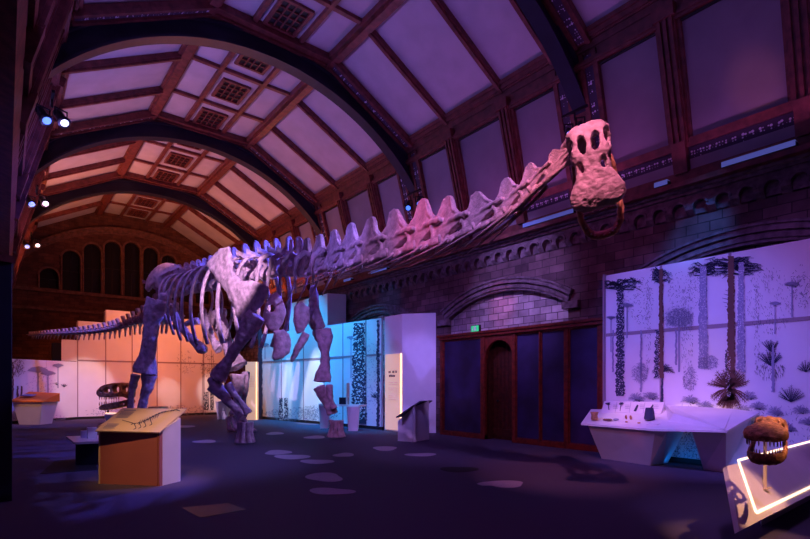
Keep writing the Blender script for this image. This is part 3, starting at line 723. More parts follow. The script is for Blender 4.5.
# low bench left
def frust(mb, gpts, tpts, z0, z1):   # ground outline to top outline
    return mb.hexa([V((p.x, p.y, z0)) for p in gpts]+[V((p.x, p.y, z1)) for p in tpts])
q1, q2, q3, q4 = onz(66, 436.3, .50), onz(74, 442.2, .50), onz(112, 441, .50), onz(100, 435, .50)
lb = thing('display_bench', 'low dark bench with two clear boxes behind the large tan desk', 'bench', (*((q1+q3)/2).xy, 0))
MB().hexa([p-V((0, 0, .04)) for p in (q1, q2, q3, q4)]+[q1, q2, q3, q4]).obj('top', 'white', lb)
r1, r2 = onz(75.5, 465.5), onz(112, 464); dv = V((.1, .75, 0))
MB().prism([r1, r2, r2+dv, r1+dv], (0, 0, .458)).obj('base', 'steel', lb)
for k, (pxa, sz, hh) in enumerate(((84.5, .12, .14), (92, .16, .21))):
    p = onz(pxa, 437.6+k*.6, .50)
    tag(MB().box(-sz/2, sz/2, -sz/2, sz/2, .0, hh).obj('clear_box', 'white', origin=(0, 0, 0)), ('small' if k == 0 else 'larger')+' pale cube standing on the low dark bench at left', 'display cube')
    o = [x for x in bpy.data.objects if x.name.startswith('clear_box')][-1]; o.name = 'display_cube'; o.location = (p.x, p.y, .501)
# tapered planter desk far left
def tapered(label, name, px0, px1, pyb, ztop, topz2=None, tap=.8, depth=.8, cat='display plinth', mat='white'):
    a, b = onz(px0, pyb), onz(px1, pyb); d = (b-a).normalized(); m_ = V((-d.y, d.x, 0)); c = (a+b)/2+m_*depth/2; L_ = (b-a).length/2
    t = thing(name, label, cat, (c.x, c.y, 0))
    def R(sx, sy): return [c-d*L_*sx-m_*depth/2*sy, c+d*L_*sx-m_*depth/2*sy, c+d*L_*sx+m_*depth/2*sy, c-d*L_*sx+m_*depth/2*sy]
    frust(MB(), R(tap, tap), R(1, 1), 0, ztop-.04).obj('body', mat, t)
    return t, c, d, m_, L_, R
t, c, d, m_, L_, R = tapered('white tapered plinth with an orange sloping top against the far left wall', 'display_plinth', 12.5, 42, 425, .92, tap=.72, depth=.9)
g = R(1.08, 1.08); mb = MB().hexa([V((p.x, p.y, .88)) for p in g]+[V((g[0].x, g[0].y, .96)), V((g[1].x, g[1].y, .92)), V((g[2].x, g[2].y, 1.22)), V((g[3].x, g[3].y, 1.28))])
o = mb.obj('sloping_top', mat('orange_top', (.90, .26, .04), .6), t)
MB().bar(c-d*.45-m_*.1+V((0, 0, 1.16)), c-d*.0-m_*.1+V((0, 0, 1.14)), .25, .03, (0, -.3, 1)).obj('screen', 'ink2', t)
tapered('white tapered plinth standing at the far display wall beside the near forefoot', 'display_plinth', 215.5, 227, 419.5, .85, tap=.75, depth=.6)
tapered('tan low plinth seen between the hind leg and the far wall', 'display_plinth', 148, 161, 424, .72, tap=.95, depth=.6, mat='tan')
# desk behind far forefoot
cd = thing('fossil_desk', 'white two legged desk with a grey screen at the cyan wall behind the far forefoot', 'desk', (*onz(340, 427).xy, 0))
for (xa, xb_, yb_) in ((319.5, 328.5, 428.5), (347.5, 358.5, 431)):
    a, b = onz(xa, yb_), onz(xb_, yb_); d = (b-a).normalized(); m_ = V((-d.y, d.x, 0))*.35
    frust(MB(), [a+d*.03, b-d*.03, b+m_*.9-d*.03, a+m_*.9+d*.03], [a-d*.03, b+d*.03, b+m_+d*.03, a+m_-d*.03], 0, .82).obj('leg', 'white', cd)
a, b = onz(318.5, 428.5, 0), onz(359.5, 431, 0); d = (b-a).normalized(); m_ = V((-d.y, d.x, 0))*.38
frust(MB(), [a, b, b+m_, a+m_], [a, b, b+m_, a+m_], .82, .88).obj('top', 'white', cd)
p = onz(339, 429.8); MB().bar(p+m_*.4+V((-.1, 0, 1.0)), p+m_*.4+d*.3+V((0, 0, 1.0)), .04, .24).obj('screen', 'steel', cd)
p = onz(345, 430.2); MB().bar(p+m_*.4+V((0, 0, .88)), p+m_*.4+V((0, 0, 1.62)), .12, .05, (0, 1, 0)).obj('upright_panel', 'white', cd)
# warm info pillar
a, b = onz(245.5, 420), onz(256.5, 420); d = (b-a).normalized(); m_ = V((-d.y, d.x, 0))*.3
t = thing('info_pillar', 'narrow warm lit information pillar between the orange and cyan walls', 'information pillar', (a.x, a.y, 0))
body = MB().prism([a, b, b+m_, a+m_], (0, 0, 2.58)).obj('body', 'litp', t)
mb = MB(); f = lambda k, z: a+(b-a)*k-m_*.02+V((0, 0, z))
for q in range(7): txt(mb, f, .2, .8, 1.9-q*.07, .025, 40+q)
mb.obj('small_text', 'ink2', body)
e0 = f(1.0, .02); MB().bar(e0, e0+V((0, 0, 2.54)), .03, .03, (0, 1, 0)).obj('glowing_edge', 'ledp', t)

# fossil desk on the right
fd = thing('fossil_desk', 'long white angular desk with small fossils in front of the forest display wall', 'desk', (9.9, 4.6, 0))
TZ = .76
A1 = onz(581, 423.4, TZ); A3 = onz(654, 429, TZ)
kz = onx(601, 412.3, 10.13)
dn = (A3-A1).cross(kz-A1).normalized(); dn = dn if dn.z > 0 else -dn
def topz(x, y): return A1.z-((x-A1.x)*dn.x+(y-A1.y)*dn.y)/dn.z
def tpt(x, y, dz=0): return V((x, y, topz(x, y)+dz))
def at(px, py): return onpl(px, py, A1, dn)
A4 = at(727, 430.5)
A5 = tpt(10.38, A4.y-.12); A6 = tpt(10.38, onx(591, 415, 10.38).y)
tp = MB().prism([A1, A3, A4, A5, A6], (0, 0, -.035)).obj('top', 'white', fd)
# legs
L1, L2, L3 = onz(601.5, 458.5), onz(650, 465.6), onz(662.5, 464)
U1_, U2_, U3_ = [p-V((0, 0, .036)) for p in (at(588, 423.6), at(655, 428.6), at(668, 427.8))]
bk = lambda p, x: V((x, p.y, p.z))
mb = MB(); mb.loft([[L1, L2, L3, V((10.3, L3.y, 0)), V((10.3, L1.y, 0))], [U1_, U2_, U3_, tpt(10.3, U3_.y, -.036), tpt(10.3, U1_.y, -.036)]]); mb.obj('leg', 'white', fd)
L1, L2, L3 = onz(703.5, 469.5), onz(725.5, 472.5), V((10.3, onz(726, 472).y-.2, 0))
U1_, U2_ = [p-V((0, 0, .036)) for p in (at(692, 429.6), at(726, 430.2))]; U3_ = tpt(10.3, A4.y-.02, -.036)
mb = MB(); mb.loft([[L1, L2, L3, V((10.3, L1.y+.02, 0))], [U1_, U2_, U3_, tpt(10.3, U1_.y+.2, -.036)]]); mb.obj('leg', 'white', fd)
# raised label rack at the back
r1 = at(601, 412.3); r4 = at(661, 414.0); r2 = onx(604.6, 401, 10.38); r3 = onx(664.4, 402.2, 10.38)
rk = MB().hexa([r1, r4, tpt(r3.x, r3.y), tpt(r2.x, r2.y), r1+V((0, 0, .012)), r4+V((0, 0, .012)), r3, r2]).obj('label_rack', 'white', fd)
rn = (r4-r1).cross(r2-r1).normalized(); rn = rn if rn.z > 0 else -rn
def P_k(px, py, o): return onpl(px, py, r1+rn*(.002+o), rn)
I = Ink(P_k)
I.fan(608, 404.5, 3, 6, 0, 3.1, 0, 1.0); I.stroke(608, 404, 609, 410, .8, .8); I.fan(621, 404.5, 3, 6, 0, 3.1, 0, 1.0); I.stroke(621, 405, 620, 411, .8, .5)
I.poly([(633.5, 411), (637, 404.5), (638.5, 405.5), (636, 411.5)]); I.poly([(650, 408), (653, 404), (653.5, 405.5), (651.5, 409)])
for x in (614, 626, 641, 655): 
    for k in range(3): I.stroke(x-1, 405+k*1.6, x+3.5, 405.1+k*1.6, .35, .35, 1)
I.stroke(617, 402, 615, 413, .3, .3, 1); I.stroke(631, 402.2, 629, 413, .3, .3, 1); I.stroke(645, 402.4, 643, 413.4, .3, .3, 1)
I.obj('label_print', rk)
# raised wedge at the right of the desk
a3 = onx(733.5, 423, 10.38); p5 = onx(666, 405, 10.38)
mb = MB(); w0_ = at(663, 415); w1_ = at(668, 421.5); ap_ = onpl(674, 413.5, w1_, V((1, 0, 0))); w2_ = A4+V((-.02, .03, 0))
mb.v += [tpt(10.38, p5.y), w1_, w2_, tpt(10.38, A4.y-.05), V((10.38, p5.y, p5.z)), ap_, w2_+V((0, 0, .03)), V((10.38, a3.y, max(a3.z, topz(10.38, a3.y)+.05)))]
for q in ((3, 2, 1, 0), (4, 5, 6, 7), (0, 1, 5, 4), (1, 2, 6, 5), (2, 3, 7, 6), (3, 0, 4, 7)): mb.f.append(q); mb.m.append(0)
mb.obj('raised_wedge', 'white', fd)
# LED under the back edge lighting the boards above the desk
MB().box(10.385, 10.405, A4.y+.1, A4.y+1.3, topz(10.38, A4.y+.7)+.0, topz(10.38, A4.y+.7)+.02).obj('light_strip', 'led', fd)
# objects on the desk
p = at(594.5, 420.8)+V((0, 0, .012)); tag(MB().loft([[p+V((r*math.cos(a), r*math.sin(a), z)) for a in [2*math.pi*k/14 for k in range(14)]] for r, z in ((.055, 0), (.07, .03), (.06, .10), (.075, .15), (.085, .17))]).obj('fossil_cup', 'bone2', origin=p, smooth=True), 'brown cup shaped fossil cone standing at the left end of the desk', 'fossil')
def pebble(px, py, r, label, mt='bone2', grp=None, name='fossil_fragment', seed=1):
    p = at(px, py); mb = MB().ball(V((0, 0, r[2])), r, 12, 8); 
    for v in mb.v: v += V((noise.noise(v*12+V((seed, 0, 0))), noise.noise(v*12+V((0, seed, 0))), 0))*r[0]*.35
    o = mb.obj(name, mt, smooth=True, origin=(0, 0, 0)); o.location = p+dn*.003; o.rotation_euler = dn.to_track_quat('Z', 'Y').to_euler(); return tag(o, label, 'fossil', grp)
pebble(608, 421, (.10, .05, .022), 'flat dark leaf like fossil lying in front of the left labels', 'ink3', seed=2)
pebble(616, 420.5, (.06, .05, .02), 'flat grey fossil slab lying right of the leaf like fossil', 'ink2', seed=3)
pebble(626.5, 419.5, (.022, .022, .045), 'left one of two tiny upright brown cones on the desk', 'bone2', seed=4)
pebble(631, 419.8, (.022, .022, .045), 'right one of two tiny upright brown cones on the desk', 'bone2', seed=5)
pebble(626.5, 422.5, (.03, .02, .012), 'small brown chip in front of the left tiny cone', 'bone2', seed=6)
pebble(639, 423.6, (.03, .02, .012), 'small brown chip left of the dark upright block', 'bone2', seed=7)
p = at(649.5, 420.5)+V((0, 0, .015)); tag(MB().loft([[p+V((x*w, y*w, z)) for x, y in ((-1, -.5), (-.5, -1), (.5, -1), (1, -.5), (1, .5), (.5, 1), (-.5, 1), (-1, .5))] for w, z in ((.075, 0), (.085, .02), (.075, .14), (.06, .23))]).obj('tree_fern_trunk', 'ink', origin=p), 'dark tapered upright block standing on the desk before the labels', 'fossil')
p = at(653, 424.4); tag(MB().box(-.1, .1, -.05, .05, 0, .015).obj('fossil_tray', 'white', origin=(0, 0, 0)), 'small flat pale tray beside the dark upright block', 'tray')
bpy.data.objects['fossil_tray'].location = p+dn*.003; bpy.data.objects['fossil_tray'].rotation_euler = dn.to_track_quat('Z', 'Y').to_euler()
# big tilted display case front right
C1, C2 = pz(727, 466, 5.10), pz(739.6, 531, 4.30)
dx = V((1, .004, 0)); ln = 5.2
C4 = C1+dx*(ln-.7); C3 = C2+dx*ln
cn = (C2-C1).cross(C4-C1).normalized(); cn = cn if cn.z > 0 else -cn
case = thing('display_table', 'large tilted white display table with glowing border in the right foreground', 'display table', (6.6, 1.9, 0))
topo = MB().hexa([C1-cn*.05, C2-cn*.05, C3-cn*.05, C4-cn*.05, C1, C2, C3, C4]).obj('tilted_top', 'white', case)
b0 = C1+dx*.75; b1 = C2+dx*1.45+V((0, .28, 0)); b2 = b1+dx*3.7; b3 = b0+dx*3.6
def undr(p): return (C1-cn*.052).z-((p.x-C1.x)*cn.x+(p.y-C1.y)*cn.y)/cn.z
gr = [V((p.x, p.y, 0)) for p in (b0+V((.1, -.05, 0)), b1+V((.12, .0, 0)), b2, b3)]; tr = [V((p.x, p.y, undr(p))) for p in (b0, b1, b2, b3)]
MB().hexa(gr+tr).obj('body', 'white', case)
def tp_(u, v, o=.004): return C1+(C2-C1)*v+dx*((ln-.4)*u)+cn*o
inn = [onpl(738, 460.5, C1, cn), onpl(756, 513, C1, cn)]
e2 = inn[1]+dx*4.2; e3 = inn[0]+dx*3.9
mb = MB()
for a, b in ((inn[0], inn[1]), (inn[1], e2), (e3, inn[0])): mb.bar(a+cn*.004, b+cn*.004, .022, .010, cn)
mb.obj('glowing_border', 'led', topo)

# ------------------------------------------------------------------ floor patches
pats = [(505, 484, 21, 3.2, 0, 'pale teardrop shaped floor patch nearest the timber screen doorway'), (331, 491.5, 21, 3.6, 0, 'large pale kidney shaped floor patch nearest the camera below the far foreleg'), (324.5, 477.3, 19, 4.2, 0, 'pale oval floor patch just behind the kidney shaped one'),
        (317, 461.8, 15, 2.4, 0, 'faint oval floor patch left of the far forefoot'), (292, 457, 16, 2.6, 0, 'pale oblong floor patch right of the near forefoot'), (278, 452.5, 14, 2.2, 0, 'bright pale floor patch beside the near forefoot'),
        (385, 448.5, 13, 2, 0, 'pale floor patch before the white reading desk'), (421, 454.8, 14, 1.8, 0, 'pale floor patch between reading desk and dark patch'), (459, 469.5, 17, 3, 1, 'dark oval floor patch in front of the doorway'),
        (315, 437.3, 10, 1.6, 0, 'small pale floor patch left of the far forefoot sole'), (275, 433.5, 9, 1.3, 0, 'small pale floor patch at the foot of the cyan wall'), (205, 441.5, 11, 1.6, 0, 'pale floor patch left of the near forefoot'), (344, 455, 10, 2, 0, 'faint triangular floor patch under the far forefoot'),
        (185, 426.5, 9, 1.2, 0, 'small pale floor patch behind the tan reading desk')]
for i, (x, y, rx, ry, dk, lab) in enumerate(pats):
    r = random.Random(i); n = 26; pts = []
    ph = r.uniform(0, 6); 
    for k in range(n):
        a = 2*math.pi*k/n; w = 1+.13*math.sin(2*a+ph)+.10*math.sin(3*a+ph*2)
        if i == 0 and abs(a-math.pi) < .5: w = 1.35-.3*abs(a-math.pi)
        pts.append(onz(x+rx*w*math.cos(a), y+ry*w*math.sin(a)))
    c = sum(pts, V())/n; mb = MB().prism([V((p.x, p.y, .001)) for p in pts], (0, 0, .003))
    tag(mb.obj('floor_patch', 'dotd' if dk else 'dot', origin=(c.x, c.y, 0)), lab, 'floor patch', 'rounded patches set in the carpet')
# dark floor vent mats
mp = [onz(55, 461), onz(92, 458), onz(98, 470), onz(40, 474)]
tag(MB().prism([V((p.x, p.y, .001)) for p in mp], (0, 0, .004)).obj('floor_mat', 'dotd', origin=mp[0]), 'dark rectangular mat lying left of the low bench', 'mat')
mp = [onz(182, 508), onz(228, 503), onz(246, 510), onz(200, 518)]
tag(MB().prism([V((p.x, p.y, .001)) for p in mp], (0, 0, .003)).obj('floor_hatch', 'steel', origin=mp[0]), 'faint rectangular floor hatch in the foreground right of the tan desk', 'floor hatch')
# partition end at the far left edge
pe = thing('timber_screen', 'dark timber screen end rising at the extreme left edge', 'partition screen', (-.1, 9, 0))
MB().box(XL, .075, 8.5, 10.4, 0, 3.18).obj('frame', 'steel', pe, bevel=.01)
MB().box(XL, .10, 8.46, 10.4, 3.18, 3.27).obj('cornice', 'wood', pe)

# ------------------------------------------------------------------ the dinosaur skeleton
dino = thing('dinosaur_skeleton', 'huge long necked dinosaur skeleton striding down the hall, its head raised high at right', 'dinosaur skeleton', (5.4, 14.8, 0))
POLY = [V((.75, 27.4)), V((.92, 26)), V((1.35, 24.6)), V((2.1, 23)), V((3.0, 21.5)), V((3.9, 19.8)), V((4.45, 18.3)), V((4.7, 17)), V((5.1, 15.5)), V((5.55, 13.9)), V((5.95, 12.4)), V((5.95, 11.2)), V((5.6, 9.4)), V((5.15, 7.2)), V((4.8, 5.2)), V((4.6, 3.9)), V((4.45, 3.0))]
PATH = []
for i in range(len(POLY)-1):
    p0 = POLY[max(0, i-1)]; p1 = POLY[i]; p2 = POLY[i+1]; p3 = POLY[min(len(POLY)-1, i+2)]
    for k in range(40):
        t = k/40; PATH.append(.5*((2*p1)+(p2-p0)*t+(2*p0-5*p1+4*p2-p3)*t*t+(3*p1-p0-3*p2+p3)*t**3))
def proj_x(p): X = p.x*c_-p.y*s_; Z = p.x*s_+p.y*c_; return CX+F*X/Z, Z
def col_at(px):       # point of the body's midline seen at that picture column, with its tangent
    b = min(range(len(PATH)), key=lambda i: abs(proj_x(PATH[i])[0]-px)); t = (PATH[min(b+2, len(PATH)-1)]-PATH[max(b-2, 0)]).normalized()
    return PATH[b], proj_x(PATH[b])[1], t
zat = lambda py, Z: (HY-py)/F*Z+EYE
def frame_m(o, fwd, sx=1, sy=1, sz=1, roll=0):
    y = fwd.normalized(); x = y.cross(V((0, 0, 1))).normalized(); z = x.cross(y)
    m = Matrix((( x.x*sx, y.x*sy, z.x*sz, o.x), (x.y*sx, y.y*sy, z.y*sz, o.y), (x.z*sx, y.z*sy, z.z*sz, o.z), (0, 0, 0, 1)))
    return m
# vertebra types in a unit box: y forward, z up; height 1 from centrum base to spine tip, length 1
def neck_v(seed=0, peak=0.0):
    mb = MB(); pk = peak
    mb.tube([(0, -.56, .10), (0, -.42, .10), (0, 0, .06), (0, .40, .08), (0, .62, .10)], [.13, .12, .075, .09, .08], 12, flat=[.20, .18, .13, .15, .12], side=(0, 0, 1))
    prof = [(-.52, .34), (-.47, .50), (-.34, .56), (-.23+pk*.5, .68), (-.16+pk, .84), (-.10+pk, .97), (-.03+pk, 1.0), (.05+pk, .97), (.11+pk, .86), (.20+pk*.6, .70), (.32, .58), (.47, .50), (.74, .47), (.75, .38), (.50, .34), (.22, .25), (.05, .15), (-.08, .08), (-.30, .08), (-.46, .12), (-.38, .24)]
    def w(z, y): return .05+.10*max(0, (.75-z))/.75 + (.03 if z > .93 else 0)
    L_ = [(-w(z, y), y, z) for y, z in prof]; R_ = [(w(z, y), y, z) for y, z in prof]
    mb.loft([L_, R_])
    for sg in (-1, 1):
        mb.tube([(0, .3, .1), (sg*.22, .3, .0), (sg*.25, .2, -.04)], [.06, .05, .04], 8)
        mb.tube([(sg*.07, -.05, .40), (sg*.13, .3, .44), (sg*.17, .74, .44)], [.06, .05, .06], 8)
        mb.tube([(sg*.05, -.12+pk, .95), (sg*.08, -.26, .66), (sg*.14, -.46, .46), (sg*.15, -.50, .36)], [.045, .04, .055, .05], 8)
        mb.tube([(sg*.05, .06+pk, .93), (sg*.07, .2, .66), (sg*.10, .38, .52)], [.035, .03, .04], 8)
        mb.tube([(sg*.13, -.44, .12), (sg*.13, -.40, .26), (sg*.12, -.46, .40)], [.06, .04, .05], 8)
    cut = MB()
    for sg in (-1, 1): cut.ball((sg*.17, .0, .50), (.085, .13, .12), 12, 8)
    return organic(mb, .018, 2, .014, 7, cut)
NV = [neck_v(0), neck_v(1, .04), neck_v(2, -.05)]
def dorsal_v():
    mb = MB()
    mb.tube([(0, -.45, .12), (0, -.25, .13), (0, 0, .12), (0, .25, .13), (0, .48, .12)], [.15, .14, .10, .14, .15], 12, flat=[.22, .2, .15, .2, .22], side=(0, 0, 1))
    mb.box(-.10, .10, -.28, .3, .2, .46)
    # spine with flared rims and hollow between (paddle shape)
    mb.loft([[(-.09, -.18, .4), (.09, -.18, .4), (.09, .16, .4), (-.09, .16, .4)], [(-.06, -.16, .6), (.06, -.16, .6), (.06, .08, .6), (-.06, .08, .6)], [(-.10, -.20, .85), (.10, -.20, .85), (.09, .0, .85), (-.09, .0, .85)], [(-.09, -.2, .95), (.09, -.2, .95), (.08, -.04, .95), (-.08, -.04, .95)], [(-.05, -.17, 1), (.05, -.17, 1), (.05, -.08, 1), (-.05, -.08, 1)]])
    for sg in (-1, 1):
        mb.tube([(sg*.05, 0, .4), (sg*.3, 0, .5), (sg*.62, -.05, .56), (sg*.72, -.06, .55)], [.13, .09, .07, .09], 8, flat=[.08, .06, .05, .06])
        mb.tube([(0, .05, .42), (sg*.12, .4, .48)], [.09, .06], 8); mb.tube([(0, -.1, .45), (sg*.12, -.42, .44)], [.09, .06], 8)
        mb.tube([(sg*.05, -.1, .95), (sg*.09, -.12, .7), (sg*.3, -.05, .52)], [.05, .035, .04], 8)
        mb.tube([(sg*.09, -.02, .93), (sg*.09, .04, .7), (sg*.10, .12, .5)], [.04, .035, .04], 8)
    cut = MB(); cut.ball((0, .10, .70), (.06, .12, .19), 12, 8); cut.ball((0, -.26, .68), (.055, .08, .17), 12, 8)
    return organic(mb, .019, 2, .012, 7, cut)
DV = dorsal_v()
def tail_v():
    mb = MB()
    mb.tube([(0, -.5, .5), (0, -.3, .5), (0, 0, .5), (0, .3, .5), (0, .55, .5)], [.19, .15, .12, .16, .15], 12, side=(0, 0, 1))
    mb.loft([[(-.07, -.25, .62), (.07, -.25, .62), (.07, .22, .62), (-.07, .22, .62)], [(-.07, -.45, .82), (.07, -.45, .82), (.07, -.02, .82), (-.07, -.02, .82)], [(-.08, -.58, 1.02), (.08, -.58, 1.02), (.08, -.14, 1.02), (-.08, -.14, 1.02)]])
    for sg in (-1, 1):
        mb.tube([(sg*.08, 0, .55), (sg*.32, -.1, .56)], [.09, .05], 8)
        mb.tube([(sg*.06, .2, .66), (sg*.08, .6, .74)], [.06, .04], 6)
    return organic(mb, .028, 2, .01, 7)
TV = tail_v()
def chevron():
    mb = MB()
    for sg in (-1, 1): mb.tube([(sg*.10, 0, .32), (sg*.08, -.12, .12), (0, -.3, -.12)], [.08, .08, .09], 8)
    mb.tube([(0, -.24, -.02), (0, -.36, -.2), (0, -.5, -.42)], [.12, .12, .08], 8, flat=[.06, .06, .05])
    return organic(mb, .02, 1)
CV = chevron()
# tail: 32 vertebrae from the hip to the tip
tailY = [(150, 303, 341), (134, 312, 340), (115, 320.5, 343), (100, 324, 343.5), (84, 326.5, 343.5), (67, 328.5, 342.5), (50, 330, 341), (32, 331.8, 340.5)]
def interp(tab, x):
    tab = sorted(tab)
    if x <= tab[0][0]: return tab[0][1:]
    for a, b in zip(tab, tab[1:]):
        if x <= b[0]:
            t = (x-a[0])/(b[0]-a[0]); return tuple(a[k]+(b[k]-a[k])*t for k in range(1, len(a)))
    return tab[-1][1:]
# positions along the path at equal arc length
i0 = min(range(len(PATH)), key=lambda i: abs(proj_x(PATH[i])[0]-30)); i1 = min(range(len(PATH)), key=lambda i: (PATH[i]-V((4.5, 18.0))).length)
arcL = [0]
for i in range(i0+1, i1+1): arcL.append(arcL[-1]+(PATH[i]-PATH[i-1]).length)
NT = 37
prev = None
tails = []
for k in range(NT):
    s = arcL[-1]*(k/(NT-1)); j = min(range(len(arcL)), key=lambda q: abs(arcL[q]-s)); p = PATH[i0+j]; px, Z = proj_x(p)
    yt, yb = interp(tailY, px); zt, zb = zat(yt, Z), zat(yb, Z); h = (zt-zb)
    tails.append((p, zt, zb, h, k))
for n_, (p, zt, zb, h, k) in enumerate(tails):
    q = tails[min(n_+1, NT-1)][0]; r = tails[max(n_-1, 0)][0]; t2 = q-r
    qz = tails[min(n_+1, NT-1)]; rz = tails[max(n_-1, 0)]
    t = V((t2.x, t2.y, (qz[1]+qz[2]-rz[1]-rz[2])/2)); L_ = (q-r).length/(2 if 0 < n_ < NT-1 else 1)
    hv = h*.72
    m = frame_m(V((p.x, p.y, zt-hv)), t, .5*h+.22, L_*1.0, hv)
    put(TV, 'tail_vertebra', 'bone', dino, m)
    if k < NT-2 and k > 1: put(CV, 'chevron_bone', 'bone', dino, frame_m(V((p.x, p.y, zt-hv*.62)), t, h*.7, L_*.9, h*.82))
# back
back = [(160, 272, 300), (167, 268, 298), (174, 265.5, 297), (180, 264, 296), (187, 262, 294), (193, 260.5, 293), (199, 259, 292), (205, 257.5, 291), (212, 255, 290), (219, 252, 288), (226, 249.5, 286), (235, 246.5, 284), (246, 243, 282), (257, 240.5, 280), (267, 239.5, 279)]
neck = [(277, 238, 276), (287, 236.5, 276), (297, 237, 276), (306, 237, 276), (318.5, 233.5, 273.5), (334, 228.5, 270), (350, 222, 266.5), (369, 216.5, 262.5), (394, 207.5, 257), (422, 197.5, 250), (447, 195, 243.5), (480, 188.5, 230), (510, 173.5, 214), (536, 158, 193), (560, 143.5, 171)]
allv = back+neck
info = []
for px, yt, yb in allv:
    p, Z, t = col_at(px); zt, zb = zat(yt, Z), zat(yb, Z); info.append((p, zt, zb, px, Z))
for n_, (p, zt, zb, px, Z) in enumerate(info):
    a = info[max(n_-1, 0)]; b = info[min(n_+1, len(info)-1)]
    den = 2 if 0 < n_ < len(info)-1 else 1
    A_ = V((a[0].x, a[0].y, a[2])); B_ = V((b[0].x, b[0].y, b[2])); t = B_-A_; L_ = t.length/den; h = zt-zb
    isn = n_ >= len(back)+3
    w = h*.62 if isn else h*.9
    if isn: 
        me = NV[n_ % 3]; tt = V((t.x, t.y, t.z)); m = frame_m(V((p.x, p.y, zb)), tt, h*.62, L_*1.04, h*.97)
        put(me, 'neck_vertebra', 'bone', dino, m)
    else:
        put(DV, 'back_vertebra', 'bone', dino, frame_m(V((p.x, p.y, zb)), t, h*.85, L_*.95, h))
# cervical ribs: long thin rods trailing under the neck on both sides
for n_ in range(len(back)+4, len(info)-1):
    p, zt, zb, px, Z = info[n_]; h = zt-zb
    t = V((info[n_+1][0]-info[n_-1][0]).to_3d()); t.z = info[n_+1][2]-info[n_-1][2]; t.normalize(); x = t.cross(V((0, 0, 1))).normalized(); up = x.cross(t)
    for sg in (-1, 1):
        o = V((p.x, p.y, zb))+x*sg*h*.16
        L_ = 1.35 if Z > 6.5 else .95
        mb = MB().tube([o+t*.25*h+up*.02, o-up*.05*h, o-t*.4-up*(.10*h), o-t*L_-up*(.16*h+.02)], [.022, .02, .014, .007], 8)
        mb.tube([o-up*.03*h, o+x*sg*.03+up*.15*h], [.02, .025], 6)
        mb.obj('neck_rib', 'bone', dino, smooth=True)
# ribs
axis = V((5.95-4.7, 12.4-17, 0)).normalized(); lat = axis.cross(V((0, 0, 1))).normalized()   # +lat = dinosaur's right
if lat.x > 0: lat = -lat
def rib(px, depth, wid, r, back_lean=.15, side=1, lower=1.0, name='rib', sweep=0.0):
    p, Z, t = col_at(px); yt, yb = interp(allv, px); zt, zb = zat(yt, Z), zat(yb, Z); h = zt-zb
    o = V((p.x, p.y, zb+h*.50)); pts = []; rad = []; fl = []
    n = 16
    for k in range(n+1):
        f = k/n; a = f*math.pi*.60*lower
        x = wid*math.sin(min(a*1.15+.12, math.pi*.98))**.8 if a*1.15+.12 < math.pi else 0
        z = -depth*(1-math.cos(a))/(1-math.cos(math.pi*.60)) + .10*math.sin(f*math.pi)*(1-f)
        pts.append(o+lat*side*x+V((0, 0, z))-axis*(back_lean*f+sweep*math.sin(f*3.1)))
        rad.append(r*(1.25-.35*f+.25*(f > .93))); fl.append(r*(.62+.1*f))
    mb = MB().tube(pts, rad, 10, flat=fl, side=axis)
    mb.ball(pts[0]-V((0, 0, .0)), r*1.5, 8, 6)
    mb.obj(name, 'bone', dino, smooth=True)
for px, d, w, r in ((190, 1.25, .92, .050), (197, 1.6, 1.02, .052), (205, 1.95, 1.10, .055), (213, 2.15, 1.14, .058), (221, 2.25, 1.16, .060), (230, 2.35, 1.16, .066), (241, 2.4, 1.14, .07), (254, 2.4, 1.06, .075), (267, 2.1, .95, .07)):
    for sd in (1, -1): rib(px, d, w, r, side=sd, lower=1.0, back_lean=.25)
# short hooked ribs at the root of the neck
for px, d, w in ((281, 1.25, .62), (292, 1.15, .58), (303, 1.0, .52), (316, .85, .46), (330, .65, .36)):
    for sd in (1, -1):
        p, Z, t = col_at(px); yt, yb = interp(allv, px); zb = zat(yb, Z); h = zat(yt, Z)-zb; t3 = V((t.x, t.y, 0)); l3 = t3.cross(V((0, 0, 1))).normalized()
        l3 = l3 if l3.x < 0 else -l3
        o = V((p.x, p.y, zb+h*.45)); o2 = o+l3*sd*w
        MB().tube([o+l3*sd*.12, o+l3*sd*w*.6+V((0, 0, .05)), o2-V((0, 0, .12))-t3*.05, o2-V((0, 0, d*.5))-t3*.22, o2-V((0, 0, d))-t3*.5-l3*sd*.12], [.08, .075, .065, .045, .02], 10, flat=[.05, .045, .04, .03, .015]).obj('shoulder_rib', 'bone', dino, smooth=True)

# limb bones
def bone(name, pts, rad, flat=None, vox=.026, amp=.035, side=None, balls=(), m='bone', parent=None, it=4):
    mb = MB().tube(pts, rad, 14, flat=flat, side=side)
    for c, r in balls: mb.ball(c, r)
    me = organic(mb, vox, it, amp, 4.0)
    return put(me, name, m, parent or dino)
VD = V((s_, c_, 0)); VR = V((c_, -s_, 0))       # away from the visitors / to their right (real directions in the hall)
def ipx(pts, Zs): return [pz(x, y, z) for (x, y), z in zip(pts, Zs if isinstance(Zs, (list, tuple)) else [Zs]*len(pts))]
def wpx(w, Z): return w*Z/F
